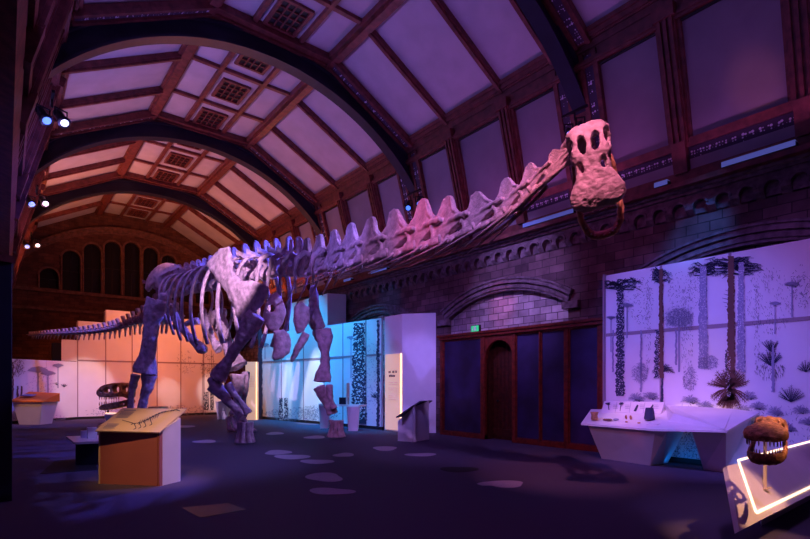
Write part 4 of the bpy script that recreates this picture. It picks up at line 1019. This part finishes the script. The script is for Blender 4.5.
# near (right) foreleg
Zs = 12.75
P = ipx([(257, 315), (250, 325), (241, 340), (231, 356), (222, 370), (217.5, 379)], [12.5, 12.55, 12.6, 12.75, 12.9, 12.95])
bone('humerus', P, [.24, .26, .155, .135, .20, .23], [.16, .15, .11, .10, .15, .17], side=VR)
P = ipx([(213, 384), (219, 391), (228, 400.5), (237, 410.5), (243, 418)], [13.0, 13, 12.98, 12.95, 12.9])
bone('ulna', P, [.22, .17, .12, .115, .15], [.17, .13, .10, .10, .13], side=VR, balls=[(P[0]+V((0, 0, .05)), .15)])
P = ipx([(227.5, 383), (232, 391), (239, 400), (245.5, 409), (249, 414)], 12.7)
bone('radius', P, [.12, .085, .075, .09, .13], side=VR)
def column_foot(px, yt, yb, Z, n=3, spread=.16, r=.085, name='metacarpal'):
    for k in range(n+2):
        a = math.pi*(k/(n+1))
        q = pz(px, yt, Z)-VD*.12*math.sin(a)+VR*spread*.85*math.cos(a)+VD*.05; g = pz(px, yb, Z)-VD*.17*math.sin(a)+VR*spread*1.25*math.cos(a)+VD*.05; g.z = .05
        m_ = q.lerp(g, .5)
        bone(name, [q, q.lerp(g, .2), m_, q.lerp(g, .8), g], [r*1.1, r*.85, r*.55, r*.8, r*1.15], vox=.018, amp=.01)
column_foot(244.5, 422, 444.5, 12.95, spread=.155)
# far (left) foreleg
P = ipx([(322, 330), (324, 338), (325.5, 352), (324.5, 364), (323, 374), (322.5, 382)], 14.2)
bone('humerus', P, [.28, .27, .125, .135, .23, .26], [.15, .15, .12, .12, .16, .18], side=VR, balls=[(P[0]+VR*.16+V((0, 0, -.04)), .12), (P[0]-VR*.14, .12)])
P = ipx([(319, 386.5), (323, 395), (328, 403), (331, 409), (332.5, 414)], 14.25)
bone('ulna', P, [.19, .16, .13, .15, .17], [.17, .14, .11, .12, .14], side=VR)
P = ipx([(329, 384.5), (329.5, 393), (332, 402), (334, 409)], 14.05)
bone('radius', P, [.11, .085, .08, .11], side=VR)
column_foot(336, 420, 439.5, 14.3, spread=.15)
# near hind leg
P = ipx([(158, 300), (155, 309), (151.5, 322), (150, 338), (148, 354), (145.5, 365), (144.5, 374)], [15.2, 15.2, 15.2, 15.2, 15.25, 15.3, 15.3])
bone('femur', P, [.36, .33, .27, .235, .25, .34, .38], [.22, .2, .15, .13, .14, .20, .24], side=VR, balls=[(P[0]+VR*.18+V((0, 0, .06)), .17)])
P = ipx([(149, 374.5), (147, 388), (143.5, 400), (140.5, 412), (139, 423)], 15.35)
bone('tibia', P, [.24, .16, .125, .15, .2], [.2, .14, .11, .12, .15], side=VR)
P = ipx([(135.5, 374.5), (132.5, 388), (130.5, 400), (130, 412), (131, 422)], 15.5)
bone('fibula', P, [.14, .10, .085, .1, .12], side=VR)
for k in range(4):
    a = (k-1.5)*.16; q = pz(135, 423, 15.4)+VR*a; g = q+VR*a*.5+axis*.32; g.z = .07
    bone('metatarsal', [q, q.lerp(g, .5), g], [.10, .07, .10], vox=.022, amp=.01)
    MB().tube([g, g+axis*.14, g+axis*.28-V((0, 0, .03))], [.08, .06, .02], 8).obj('claw', 'bone', dino, smooth=True)
# far hind leg
P = ipx([(216, 312), (220, 325), (227, 343), (233, 357), (238, 367)], [17.2, 17.1, 17, 16.9, 16.8])
bone('femur', P, [.36, .26, .2, .25, .36], [.22, .16, .13, .17, .24], side=VR)
P = ipx([(238, 374), (238.5, 388), (237, 402), (235, 415)], 16.75)
bone('tibia', P, [.27, .17, .14, .2], [.2, .14, .12, .15], side=VR)
P = ipx([(246, 372), (246, 388), (243, 402), (240, 414)], 16.9)
bone('fibula', P, [.13, .09, .085, .12], side=VR)
for k in range(4):
    a = (k-1.5)*.16; q = pz(235, 417, 16.75)+VR*a; g = q+VR*a*.5+axis*.30; g.z = .07
    bone('metatarsal', [q, q.lerp(g, .5), g], [.10, .07, .10], vox=.022, amp=.01)
    MB().tube([g, g+axis*.14, g+axis*.28-V((0, 0, .03))], [.08, .06, .02], 8).obj('claw', 'bone', dino, smooth=True)
# plates: outlines drawn on their real planes, given thickness and bulge
def plate(name, pts, p0, n, th, bulge=0.0, vox=.026, holes=None, m='bone', amp=.026, parent=None):
    P = [onpl(x, y, p0, n) for x, y in pts]; c = sum(P, V())/len(P); nn = n.normalized()
    mb = MB(); R_ = max((p-c).length for p in P); N = len(P); dd0 = [1+.05*math.sin(7*k) for k in range(N)]; P = [c+(p-c)*q for p, q in zip(P, dd0)]; rings = []
    for f, t in ((0.985, .35), (1.0, .0), (.985, -.35)): rings.append([c+(p-c)*f+nn*th*t for p in P])
    def ridge(sg): return [[c+(p-c)*f+nn*(sg*th*.5+bulge*(1-f*f)) for p in P] for f in (.93, .7, .4, .12)]
    ra = ridge(1); rb = ridge(-1)
    allr = list(reversed(ra))+rings+rb
    mb.loft(allr)
    cut = None
    if holes:
        cut = MB()
        for hx, hy, hr in holes:
            q = onpl(hx, hy, p0, n); cut.tube([q-nn*.5, q+nn*.5], [hr, hr], 12)
    me = organic(mb, vox, 3, amp, 4.0, cut)
    return put(me, name, m, parent or dino)
NS = V((4.88, 12.3, 3.6)); 
plate('shoulder_blade', [(229, 246.5), (220, 250), (213.5, 257), (208, 265), (211, 270), (215, 277), (222, 286), (227, 293), (230, 300), (236, 308), (238.5, 317), (240, 319.5), (246, 317.5), (254, 313), (263, 307), (267, 300), (269, 293), (269.5, 287), (264, 284), (256, 281.5), (250, 281), (242, 281.5), (237, 276), (234.5, 269), (233, 262), (231.5, 253)], NS, lat, .09, .10, vox=.024)
plate('coracoid', [(271, 295), (277, 292), (283, 300), (286, 312), (283, 324), (277, 331), (270, 332), (264, 325), (262, 314), (265, 303)], V((5.2, 11.8, 3.2)), (lat*.6-axis*-.8).normalized(), .14, .08, holes=[(271, 309, .10)])
plate('sternal_plate', [(273, 331), (283, 330), (289, 335), (291, 345), (289, 353), (282, 359), (274, 361.5), (270.5, 358), (273, 350), (274, 341)], V((5.5, 11.7, 2.6)), (lat*.4+axis*.9).normalized(), .10, .06)
plate('sternal_plate', [(303, 331), (309, 335), (307, 341), (302, 349), (297, 356), (291.5, 363), (289.5, 361), (293, 350), (298, 340)], V((6.3, 12.0, 2.6)), (lat*.4+axis*.9).normalized(), .12, .05)
plate('shoulder_blade', [(310, 286), (316, 284), (318, 296), (318.5, 308), (323, 320), (326, 327), (318, 331), (311, 331), (308, 322), (308.5, 305)], V((6.9, 12.6, 3.5)), (lat*.5+axis*.85).normalized(), .12, .08)
plate('coracoid', [(294, 306), (302, 302), (309, 308), (309, 322), (303, 332), (297, 334), (293, 322)], V((6.4, 12.0, 3.2)), (lat*.5+axis*.85).normalized(), .12, .06)
# pelvis: crested ilia, pubes and ischia
IL = V((3.95, 17.2, 4.9))
plate('ilium', [(145.5, 289), (147.5, 280), (152, 272), (158, 266), (165, 263.2), (173, 263), (181, 264.5), (184, 267.5), (176, 270), (170, 274), (167, 281), (167.5, 289), (163, 294), (160, 289), (155, 287), (151, 290), (147.5, 293)], IL, (lat*.9+axis*.35).normalized(), .10, .14)
plate('ilium', [(176, 289), (178, 276), (184, 268), (192, 264), (201, 264), (207, 268), (203, 275), (202, 285), (198, 294), (192, 288), (184, 290)], V((5.5, 17.4, 4.8)), lat, .10, -.12)
P = ipx([(166, 293), (168.5, 300), (170, 309)], 15.6); bone('pelvic_strut', P, [.17, .10, .14], vox=.03)
P = ipx([(172, 312), (178, 322), (187, 334), (196, 344), (202, 348.5)], [15.6, 15.4, 15.2, 15.0, 14.9]); bone('pubis', P, [.2, .13, .12, .14, .2], [.12, .1, .09, .1, .12], balls=[(P[-1], .17)])
P = ipx([(199, 321), (190, 322.5), (181, 326), (173, 326.5)], 15.6); bone('ischium', P, [.13, .085, .08, .12], vox=.025)
P = ipx([(202, 312), (208, 326), (214, 342), (219, 350)], [16.8, 16.6, 16.4, 16.2]); bone('pubis', P, [.2, .14, .14, .2], [.12, .1, .09, .12])
# clear of the ribs: steel mount posts under the mount
for (x, y_, zt) in ((4.75, 16.6, 4.55), (5.85, 12.7, 4.5)):
    pass

# ------------------------------------------------------------------ sauropod skull builder (y to the snout, z dorsal)
def sauropod_skull(vox=.012):
    secs = [(-.52, .19, .10, -.14), (-.46, .24, .13, -.2), (-.32, .245, .16, -.2), (-.17, .225, .17, -.18), (-.03, .19, .15, -.15), (.09, .195, .12, -.13), (.19, .24, .095, -.12), (.29, .295, .075, -.12), (.39, .31, .04, -.125), (.46, .275, .0, -.13), (.505, .19, -.05, -.13)]
    def ring(y, w, t, b, k=0, n=20):
        r = []
        for j in range(n):
            a = 2*math.pi*j/n; ca, sa = math.cos(a), math.sin(a); e = .62
            x = w*math.copysign(abs(ca)**e, ca); z = (t+b)/2+(t-b)/2*math.copysign(abs(sa)**e, sa); r.append((x, y, z))
        return r
    mb = MB().loft([ring(*q) for q in secs])
    cut = MB()
    cut.loft([ring(y, w-.045, t-.05, b-.12) for (y, w, t, b) in secs[1:-1]])
    def hole(c, r, rot=(0, 0)): 
        i = len(cut.v); cut.ball((0, 0, 0), r, 16, 10); m_ = Matrix.Rotation(rot[0], 3, 'Z') @ Matrix.Rotation(rot[1], 3, 'Y')
        for k in range(i, len(cut.v)): cut.v[k] = m_ @ cut.v[k] + V(c)
    for sg in (-1, 1):
        hole((sg*.072, -.24, .16), (.048, .135, .12), (sg*.08, 0))       # nares on the roof
        hole((sg*.235, -.29, .07), (.075, .13, .13), (sg*-.06, 0))            # orbit
        hole((sg*.22, -.06, .0), (.07, .07, .09), (0, 0))             # opening before the orbit
        hole((sg*.125, .035, .13), (.038, .085, .09), (sg*.1, 0))
        hole((sg*.21, -.30, -.16), (.12, .12, .07), (0, 0))            # lower temporal opening
    out = organic(mb, vox, 3, .012, 14, cut)
    return out
def sauropod_jaw(vox=.012, w=.235, ln=.52):
    mb = MB(); pts = []; rad = []; fl = []
    n = 22
    for k in range(n+1):
        a = math.pi*(k/n); x = w*math.copysign(abs(math.cos(a))**.75, math.cos(a)); y = ln*math.sin(a)**.55 if 0 < k < n else 0
        pts.append((x, y, 0)); f = math.sin(a); rad.append(.050+.034*f); fl.append(.034+.016*f)
    pts = [(pts[0][0]*.9, -.32, .03)]+pts+[(pts[-1][0]*.9, -.32, .03)]; rad = [.06]+rad+[.06]; fl = [.02]+fl+[.02]
    mb.tube(pts, rad, 12, flat=fl, side=(0, 0, 1))
    return organic(mb, vox, 2, .01, 16)
SK, JW = sauropod_skull(), sauropod_jaw()
def mount_skull(parent, origin, fwd, up, scale, jaw_drop, jaw_off, mat_s, mat_j, wide=1.0, tall=1.0, long=1.0):
    y = fwd.normalized(); x = y.cross(up).normalized(); z = x.cross(y)*tall; y0 = y; y = y*long
    def mtx(o, x, y, z, s): return Matrix(((x.x*s*wide, y.x*s, z.x*s, o.x), (x.y*s*wide, y.y*s, z.y*s, o.y), (x.z*s*wide, y.z*s, z.z*s, o.z), (0, 0, 0, 1)))
    Ms = mtx(origin, x, y, z, scale)
    s1 = SK.copy(); s1.materials.clear(); so = put(s1, 'skull', mat_s, parent, Ms)
    R = Matrix.Rotation(-jaw_drop, 3, x); yj, zj = R @ y0, R @ z
    oj = Ms @ V(jaw_off)
    j1 = JW.copy(); j1.materials.clear(); jo = put(j1, 'lower_jaw', mat_j, parent, mtx(oj, x, yj, zj, scale))
    # teeth: pegs round both rims
    tm = MB().tube([(0, 0, .03), (0, 0, -.02), (0, 0, -.055)], [.010, .011, .004], 6).mesh('tooth', smooth=True)
    tm.materials.append(M['tooth'])
    for k in range(13):
        a = math.pi*(.12+.76*k/12); p = V((.27*math.copysign(abs(math.cos(a))**.8, math.cos(a)), .20+.31*math.sin(a)**.7, -.135))
        o = bpy.data.objects.new('tooth', tm); COL.objects.link(o); o.parent = so; o.location = p; o.rotation_euler = (-.15, 0, 0)
    for k in range(11):
        a = math.pi*(.2+.6*k/10); p = V((.225*math.copysign(abs(math.cos(a))**.75, math.cos(a)), .51*math.sin(a)**.55, .075))
        o = bpy.data.objects.new('tooth', tm); COL.objects.link(o); o.parent = jo; o.location = p; o.rotation_euler = (math.pi, 0, 0)
    return so, jo
# head: cranium high, snout pointing down towards the visitors and slightly to their right
hc = pz(592.5, 166.5, 4.72)
dv = ray(594, 165).normalized(); rv = dv.cross(V((0, 0, 1))).normalized(); uv = rv.cross(dv)
fw = -uv*.90-dv*.38+rv*.15; upd = -dv
mount_skull(dino, hc, fw, upd, .86, .40, (0, .19, -.26), 'bone', 'bone2', wide=.95, long=.87)
# atlas joint
ap = pz(572, 142, 5.05); bone('neck_vertebra', [pz(566, 150, 5.2), ap, hc+V((0, 0, .25))+VD*.12], [.07, .075, .08], vox=.015, amp=.01)

# second skull on the tilted table
sk_base = onpl(765, 489, C1, cn)
ts = thing('dinosaur_skull', 'brown blunt snouted dinosaur skull with open jaws on a pole above the tilted table', 'skull', (sk_base.x, sk_base.y, sk_base.z))
tc = pz(768, 440, 4.18)
dv = ray(767, 440).normalized(); rv = dv.cross(V((0, 0, 1))).normalized()
mount_skull(ts, tc+dv*.26+V((0, 0, .095)), -dv-rv*.10-V((0, 0, .12)), V((0, 0, 1)), .51, .22, (0, -.02, -.27), 'bone2', 'bone2', wide=1.02, tall=1.25)
MB().tube([sk_base+cn*.003, sk_base+V((0, 0, .01))], [.06, .06], 20).tube([sk_base, V((sk_base.x, sk_base.y, tc.z-.02))], .016, 10).obj('mount_pole', 'tan', ts, smooth=False)

# theropod skull at the far left
tz = 19.4
th_ = thing('carnivore_skull', 'long toothed carnivore skull with open jaws on a lit plinth behind the hind leg', 'skull', pz(112, 410, tz))
def P_t(x, y): return pz(x, y, tz)
th_p = [(98.2, 394), (99, 390), (103, 386.5), (108, 384.3), (114, 383.2), (121, 382.6), (128, 383), (133, 385), (134, 390), (133.5, 397), (130, 399), (124, 396.5), (116, 396.8), (108, 397), (101, 396.5)]
def thick(pts, th, cutpts, name, mtl, parent):
    mb = MB().prism([P_t(x, y)-VD*th/2 for x, y in pts], VD*th); cut = None
    if cutpts:
        cut = MB()
        for cx_, cy_, rx, ry in cutpts: cut.prism([P_t(cx_+rx*math.cos(a), cy_+ry*math.sin(a))-VD*th for a in [2*math.pi*k/12 for k in range(12)]], VD*th*2)
    me = organic(mb, .022, 3, .012, 5, cut); return put(me, name, mtl, parent)
us = thick(th_p, .34, [(109, 390.5, 3.2, 2.6), (118, 389.5, 3.6, 3.8), (127, 389.5, 3, 4), (103.5, 391.5, 1.2, 1)], 'skull', 'bone2', th_)
ls = thick([(100.5, 407.5), (103, 404.8), (112, 403), (122, 401), (132, 398.5), (134, 402), (128, 406), (118, 408.5), (108, 410), (102, 410)], .30, [(124, 403.5, 2.6, 1.2)], 'lower_jaw', 'bone2', th_)
tm = MB().tube([(0, 0, .04), (0, 0, -.03), (0, 0, -.11)], [.022, .02, .004], 6).mesh('tooth', smooth=True); tm.materials.append(M['tooth'])
for k in range(9):
    for par, y, rot in ((us, 397.2, 0), (ls, 404.3-k*.28, math.pi)):
        o = bpy.data.objects.new('tooth', tm); COL.objects.link(o); o.parent = par; q = P_t(101.5+k*2.4, y)-VD*.13; o.location = q-wloc(par); o.rotation_euler = (rot, 0, 0)
for x in (108, 126): MB().tube([P_t(x, 408), P_t(x, 413.2)], .03, 8).obj('mount_rod', 'black', th_)
b_ = onz(104, 426.5); t_, c, d, m_, L_, R = tapered('white lit plinth under the far carnivore skull', 'display_plinth', 104, 128, 425.3, .44, tap=.85, depth=.9)
MB().bar(c-d*.5-m_*.30+V((0, 0, .46)), c+d*.5-m_*.30+V((0, 0, .46)), .03, .02).obj('light_strip', 'led', t_)

# ------------------------------------------------------------------ spotlight fixtures on the arches
def fixture(pos, aim, label, lens='lensw', two=True, group='spotlights clamped to the steel arches', sc_=1.0):
    pos = V(pos); t = thing('spotlight', label, 'spotlight', pos, group)
    d = (V(aim)-pos).normalized(); x = d.cross(V((0, 0, 1))).normalized()
    MB().tube([pos+V((0, 0, .30)), pos+V((0, 0, .12))], .02, 8).bar(pos+V((0, -.3, .30)), pos+V((0, .3, .30)), .05, .05).obj('clamp_bar', 'black', t)
    for k, sg in enumerate((-1, 1) if two else (0,)):
        q = pos+x*sg*.17*sc_+V((0, 0, -.12*k))
        hs_ = MB().tube([q-d*.22*sc_, q-d*.16*sc_, q+d*.05*sc_, q+d*.14*sc_, q+d*.16*sc_], [.05*sc_, .085*sc_, .09*sc_, .12*sc_, .12*sc_], 14).obj('lamp_housing', 'black', t, smooth=True)
        MB().tube([q+d*.161*sc_, q+d*.168*sc_], [.075*sc_, .075*sc_], 14).obj('lens', lens if k == 0 else 'lensb', hs_)
        MB().bar(q-x*.12*sc_, q-x*.12*sc_+V((0, 0, .16)), .02, .02, (1, 0, 0)).bar(q+x*.12*sc_, q+x*.12*sc_+V((0, 0, .16)), .02, .02, (1, 0, 0)).bar(q-x*.13*sc_+V((0, 0, .16)), q+x*.13*sc_+V((0, 0, .16)), .03, .02).obj('yoke', 'black', t)
    return t
G_L = 'spotlights clamped to the steel arches'
fixture((.72, ARCH[1]-.36, 6.85), (2.4, 9, 3), 'pair of spotlights at the left foot of the nearest complete arch')
fixture((.72, ARCH[2]-.36, 6.90), (2.2, 13, 3), 'pair of spotlights at the left foot of the middle arch')
fixture((.78, ARCH[3]-.36, 7.0), (2.2, 19, 3), 'pair of spotlights at the left foot of the farthest arch')
fixture((9.86, ARCH[1]-.40, 7.2), (7.4, 9, 4), 'pair of spotlights on the right arch above the mid neck', lens='lensb')
fixture((9.35, ARCH[0]-.36, 7.0), (7, 4, 4), 'pair of spotlights behind the skeleton\'s raised head', lens='lensb', sc_=.7)
# blue light strips on the ledge under the timber frieze
ysl = []
for (pa, pb, lab) in (((722, 172), (797, 148), 'long blue light strip on the ledge at the upper right'), ((655, 189), (669, 185), 'short blue light strip right of the raised skull'), ((524, 232), (575, 217), 'pale blue light strip behind the end of the neck'), ((372, 277), (388, 272), 'blue light strip glimpsed under the middle of the neck'), ((345, 285), (352, 283), 'tiny blue light strip under the root of the neck')):
    a, b = onx(*pa, 10.55), onx(*pb, 10.55); z = 5.68; t = thing('light_strip', lab, 'light strip', (10.55, (a.y+b.y)/2, z))
    y0, y1 = min(a.y, b.y), max(a.y, b.y)
    MB().box(10.50, 10.66, y0, y1, z-.05, z+.02).obj('housing', 'black', t)
    MB().box(10.485, 10.50, y0+.01, y1-.01, z-.05, z+.045).box(10.50, 10.60, y0+.01, y1-.01, z+.02, z+.045).obj('diffuser', 'blue_led', t)
# small strip for the ledge itself
trim(MB().box(10.48, XW, U0, U1, 5.50, 5.60), 'wood')

# ------------------------------------------------------------------ light
def spot(name, pos, aim, col, power, ang=40, blend=.5, r=.12):
    l = bpy.data.lights.new(name, 'SPOT'); l.color = col; l.energy = power; l.spot_size = math.radians(ang); l.spot_blend = blend; l.shadow_soft_size = r
    o = bpy.data.objects.new(name, l); COL.objects.link(o); o.location = pos; o.rotation_euler = (V(aim)-V(pos)).to_track_quat('-Z', 'Y').to_euler(); return o
def area(name, pos, aim, col, power, sx, sy, spread=180):
    l = bpy.data.lights.new(name, 'AREA'); l.shape = 'RECTANGLE'; l.size = sx; l.size_y = sy; l.color = col; l.energy = power; l.spread = math.radians(spread)
    o = bpy.data.objects.new(name, l); COL.objects.link(o); o.location = pos; o.rotation_euler = (V(aim)-V(pos)).to_track_quat('-Z', 'Y').to_euler(); return o
VIO, MAG, BLU, ORA, PNK, CYA, WRM = (.34, .16, 1), (.85, .10, .75), (.12, .16, 1), (1, .27, .10), (1, .28, .62), (.03, .32, 1), (1, .55, .28)
# ceiling wash from the cornice ledges (uplighter battens)
LMAG = (.62, .15, .70)
for y, cr, cl, p in ((2, LMAG, (.34, .18, 1), 26), (7.5, LMAG, (.34, .20, 1), 38), (13, (.6, .2, .75), (.36, .24, 1), 50), (19, (1, .22, .20), (.85, .32, .50), 72), (24.2, ORA, (1, .28, .12), 120)):
    area('ledge_uplight_right', (10.2, y, 5.75), (5.5, y, 11.5), cr, p*1.0, 4.5, .15)
    area('ledge_uplight_left', (.45, y, 5.9), (5.5, y, 11.5), cl, p*1.55, 4.5, .15, 120)
# spots on the skeleton
spot('spot_head', (1.05, .6, 6.9), (4.4, 2.9, 3.6), (1, .30, .50), 2242.5, 22, 1.0, .05)
spot('spot_neck_near', (1.05, .9, 6.9), (4.8, 5.0, 4.2), (.55, .28, 1), 1972.61, 34, .8, .05)
spot('spot_neck_mid', (1.05, 5.8, 6.9), (4.85, 5.6, 4.2), (1, .14, .38), 681.408, 26, 1.0, .05)
spot('spot_neck_violet', (1.2, 4.2, 6.8), (5.2, 7.2, 4.2), (.6, .26, 1), 420, 26, .9, .05)
spot('spot_neck_far', (1.05, 5.8, 6.9), (5.5, 9.2, 4.4), (.26, .18, 1), 1797.12, 30, .7, .05)
spot('spot_shoulder', (1.05, 6.2, 6.9), (4.6, 13.0, 4.4), (.80, .50, 1), 7601.04, 16, .5, .05)
spot('spot_ribs', (1.6, 14.2, 8.9), (4.2, 15.6, 4.2), (.22, .16, 1), 540, 50, .6, .05)
spot('spot_foreleg', (1.05, 6.2, 6.9), (5.5, 12.5, 1.2), (.30, .14, 1), 230.685, 30, .6, .05)
spot('spot_far_leg', (1.0, 6.2, 7.0), (7.1, 12.5, 1.8), (.65, .2, .8), 450, 18, .6, .05)
spot('spot_hip', (1.05, ARCH[2], 6.9), (4.2, 17.6, 4.3), (.6, .30, 1), 79.2, 40, .6, .05)
spot('spot_hip_white', (1.05, ARCH[2], 6.9), (3.75, 17.2, 4.2), (1, .6, .9), 600, 9, .5, .03)
spot('spot_tail', (2.6, 19.2, 8.8), (2.4, 22.6, 3.6), (.16, .16, 1), 1890, 38, .6, .05)
spot('spot_back', (9.8, ARCH[1], 7.2), (5.2, 13.5, 5.2), (.09, .10, 1), 4560, 60, .6, .05)
spot('spot_neck_back', (9.4, ARCH[0], 7.0), (5.4, 9, 4.4), (.3, .25, 1), 2340, 55, .6, .05)
# display walls and furniture: unseen spots, few of them on arches
for x in (3.6, 6.0, 8.2): spot('far_wall_wash', (x, 21.0, 8.6), (x, 26.8, 2.8), (1, .22, .06), 1400, 52, .9, .1)
for x in (2.6, 5.5): spot('far_wall_pink', (x, 21.0, 8.6), (x-.2, 26.8, .9), (1, .20, .20), 380, 30, .9, .1)
spot('far_wall_spot', (3.2, ARCH[2], 8.0), ony(84, 389, 26.7), (1, .72, .70), 1897.5, 15, .45)
spot('far_wall_spot', (6.2, ARCH[2], 8.0), ony(213, 391, 26.7), (1, .72, .70), 2530, 9, .55)
spot('far_wall_spot', (4.4, ARCH[2], 8.0), ony(169, 391, 26.7), (1, .72, .70), 1540, 7, .6)
spot('left_plinth_spot', (1.2, ARCH[2], 7.0), pz(27, 404, 19), (1, .42, .15), 1440, 8, .5)
spot('far_skull_spot', (4.5, 14.0, 8.0), pz(114, 394, 19.4), (1, .35, .25), 700, 8, .5)
spot('left_wall_wash', (5.6, ARCH[2], 8.2), (1.5, 24.6, 1.3), (1, .26, .17), 411.6, 30, .9)
for y in (15.5, 18.5, 21): spot('cyan_wash', (7.5, y, 8.4), (9.8, y, 2.0), (.0, .42, 1), 2900, 46, .9)
spot('cyan_wall_spot', (7.4, 16.6, 8.4), (9.6, 18.0, 1.2), (.75, .80, 1), 4536, 12, .4)
spot('cyan_wall_spot', (7.4, 18.6, 8.4), (9.45, 19.9, 1.3), (.75, .80, 1), 3326.4, 8, .5)
spot('cyan_low', (7.6, 16.5, 8.2), (9.9, 16.2, .5), (.0, .22, 1), 2016, 34, .9)
spot('wall_wash_violet', (2.5, ARCH[0], 7.4), (10.5, 4.4, 1.9), (.20, .17, 1), 2508, 34, .8)
spot('wall_wash_pink', (1.0, 1.5, 6.9), (10.5, 1.8, 2.0), (.48, .16, .95), 1035, 38, .8)
area('desk_cyan', (10.1, 3.9, .06), (10.45, 3.9, .4), (.0, .22, 1), 2.2, 2.6, .08)
spot('desk_glow_fill', (6.8, 3.4, 8.2), onx(700, 404, 10.42), (1, .40, .20), 520, 15, 1.0)  # added spots from above imitate the glow of the desk strip
spot('desk_glow_fill', (6.8, 3.4, 8.2), onx(640, 407, 10.42), (1, .30, .45), 260, 13, 1.0)
spot('desk_spot', (8.6, ARCH[0], 7.4), (9.9, 5.0, .8), (1, .45, .40), 594, 13, .6)
spot('desk_front_wash', (3.5, .4, 7.4), (9.8, 4.2, .5), (.42, .2, 1), 1365, 20, .7)
spot('stone_spot', (4.5, 8.5, 8.0), (10.9, 8.7, 4.0), (.42, .28, 1), 2006.4, 32, .8)
spot('stone_spot_red', (4.5, 8.5, 8.0), (10.9, 9.4, 3.9), (1, .12, .2), 720, 9, .8)
spot('stone_wash', (3.0, 4.4, 7.6), (10.9, 7.5, 4.8), (.8, .10, .45), 249.6, 60, .9)
spot('block_spot', (6.2, 6.6, 7.8), (10.4, 12.7, 1.6), (.30, .20, 1), 1475.6, 18, .6)
spot('block_top', (6.0, 10.5, 7.8), (10.3, 13.0, 3.6), (1, .3, .5), 91, 18, .6)
spot('arch_blue', (7.2, 2.5, 8.6), (10.85, 4.2, 4.35), (.04, .25, 1), 1100, 15, .8)  # added spot imitates the blue light of the ledge strip
spot('arch_blue_door', (7.2, 14.0, 8.6), (10.85, 14.6, 4.5), (.05, .25, 1), 375, 18, .8)
spot('tan_desk_spot', (.5, 4.6, 6.6), (1.75, 8.5, .8), (1, .46, .17), 1407.6, 17, .9, .03)
spot('tan_desk_blue', (9.4, ARCH[1], 7.0), (2.0, 8.5, .7), (.16, .12, 1), 3888, 12, .6, .05)
spot('table_spot', (3.2, .6, 7.2), (6.6, 1.7, .6), (.62, .28, 1), 480, 24, .7, .03)
spot('table_skull_spot', (4.8, -1.5, 6.6), (5.6, 1.2, 1.1), (1, .45, .25), 1848, 12, .6, .03)
cq = cant(.6, 1); cn2 = V((2.7, 0, .76)).normalized()
spot('canvas_glint', (7.0, 1.7, 1.0), onpl(755, 84, V((cq.x, 0, cq.z)), cn2), (1, .25, .12), 260, 9, 1.0, .02)  # added spot imitates an orange reflection on the canvas
# added wide purple fill spots overhead, no lamps hang there
for x, y, p in ((5.4, 3.4, 150), (5.4, 9.3, 230), (5.4, 15.2, 180), (5.4, 21.2, 110)):
    spot('overhead_fill', (x, y, 9.4), (x, y, 0), (.36, .09, 1), p*.42, 130, .6, .3)
spot('floor_magenta', (3.0, .2, 7.5), (4.2, 5.0, 0), (.7, .06, .5), 120, 60, .9, .2)
spot('end_wall_glow', (5.4, 22.5, 8.4), (5.4, 30, 6.5), (1, .14, .05), 83.2, 75, .9, .2)
w = bpy.data.worlds.new('world'); sc.world = w; w.use_nodes = True; w.node_tree.nodes['Background'].inputs[0].default_value = (.2, .08, .4, 1); w.node_tree.nodes['Background'].inputs[1].default_value = .0
sc.view_settings.view_transform = 'Standard'; sc.view_settings.look = 'None'; sc.view_settings.gamma = 1; sc.view_settings.use_curve_mapping = False; sc.view_settings.exposure = 0
sc.cycles.max_bounces = 6; sc.cycles.diffuse_bounces = 4; sc.cycles.caustics_reflective = False; sc.cycles.caustics_refractive = False; sc.cycles.sample_clamp_indirect = 4; sc.cycles.use_denoising = True
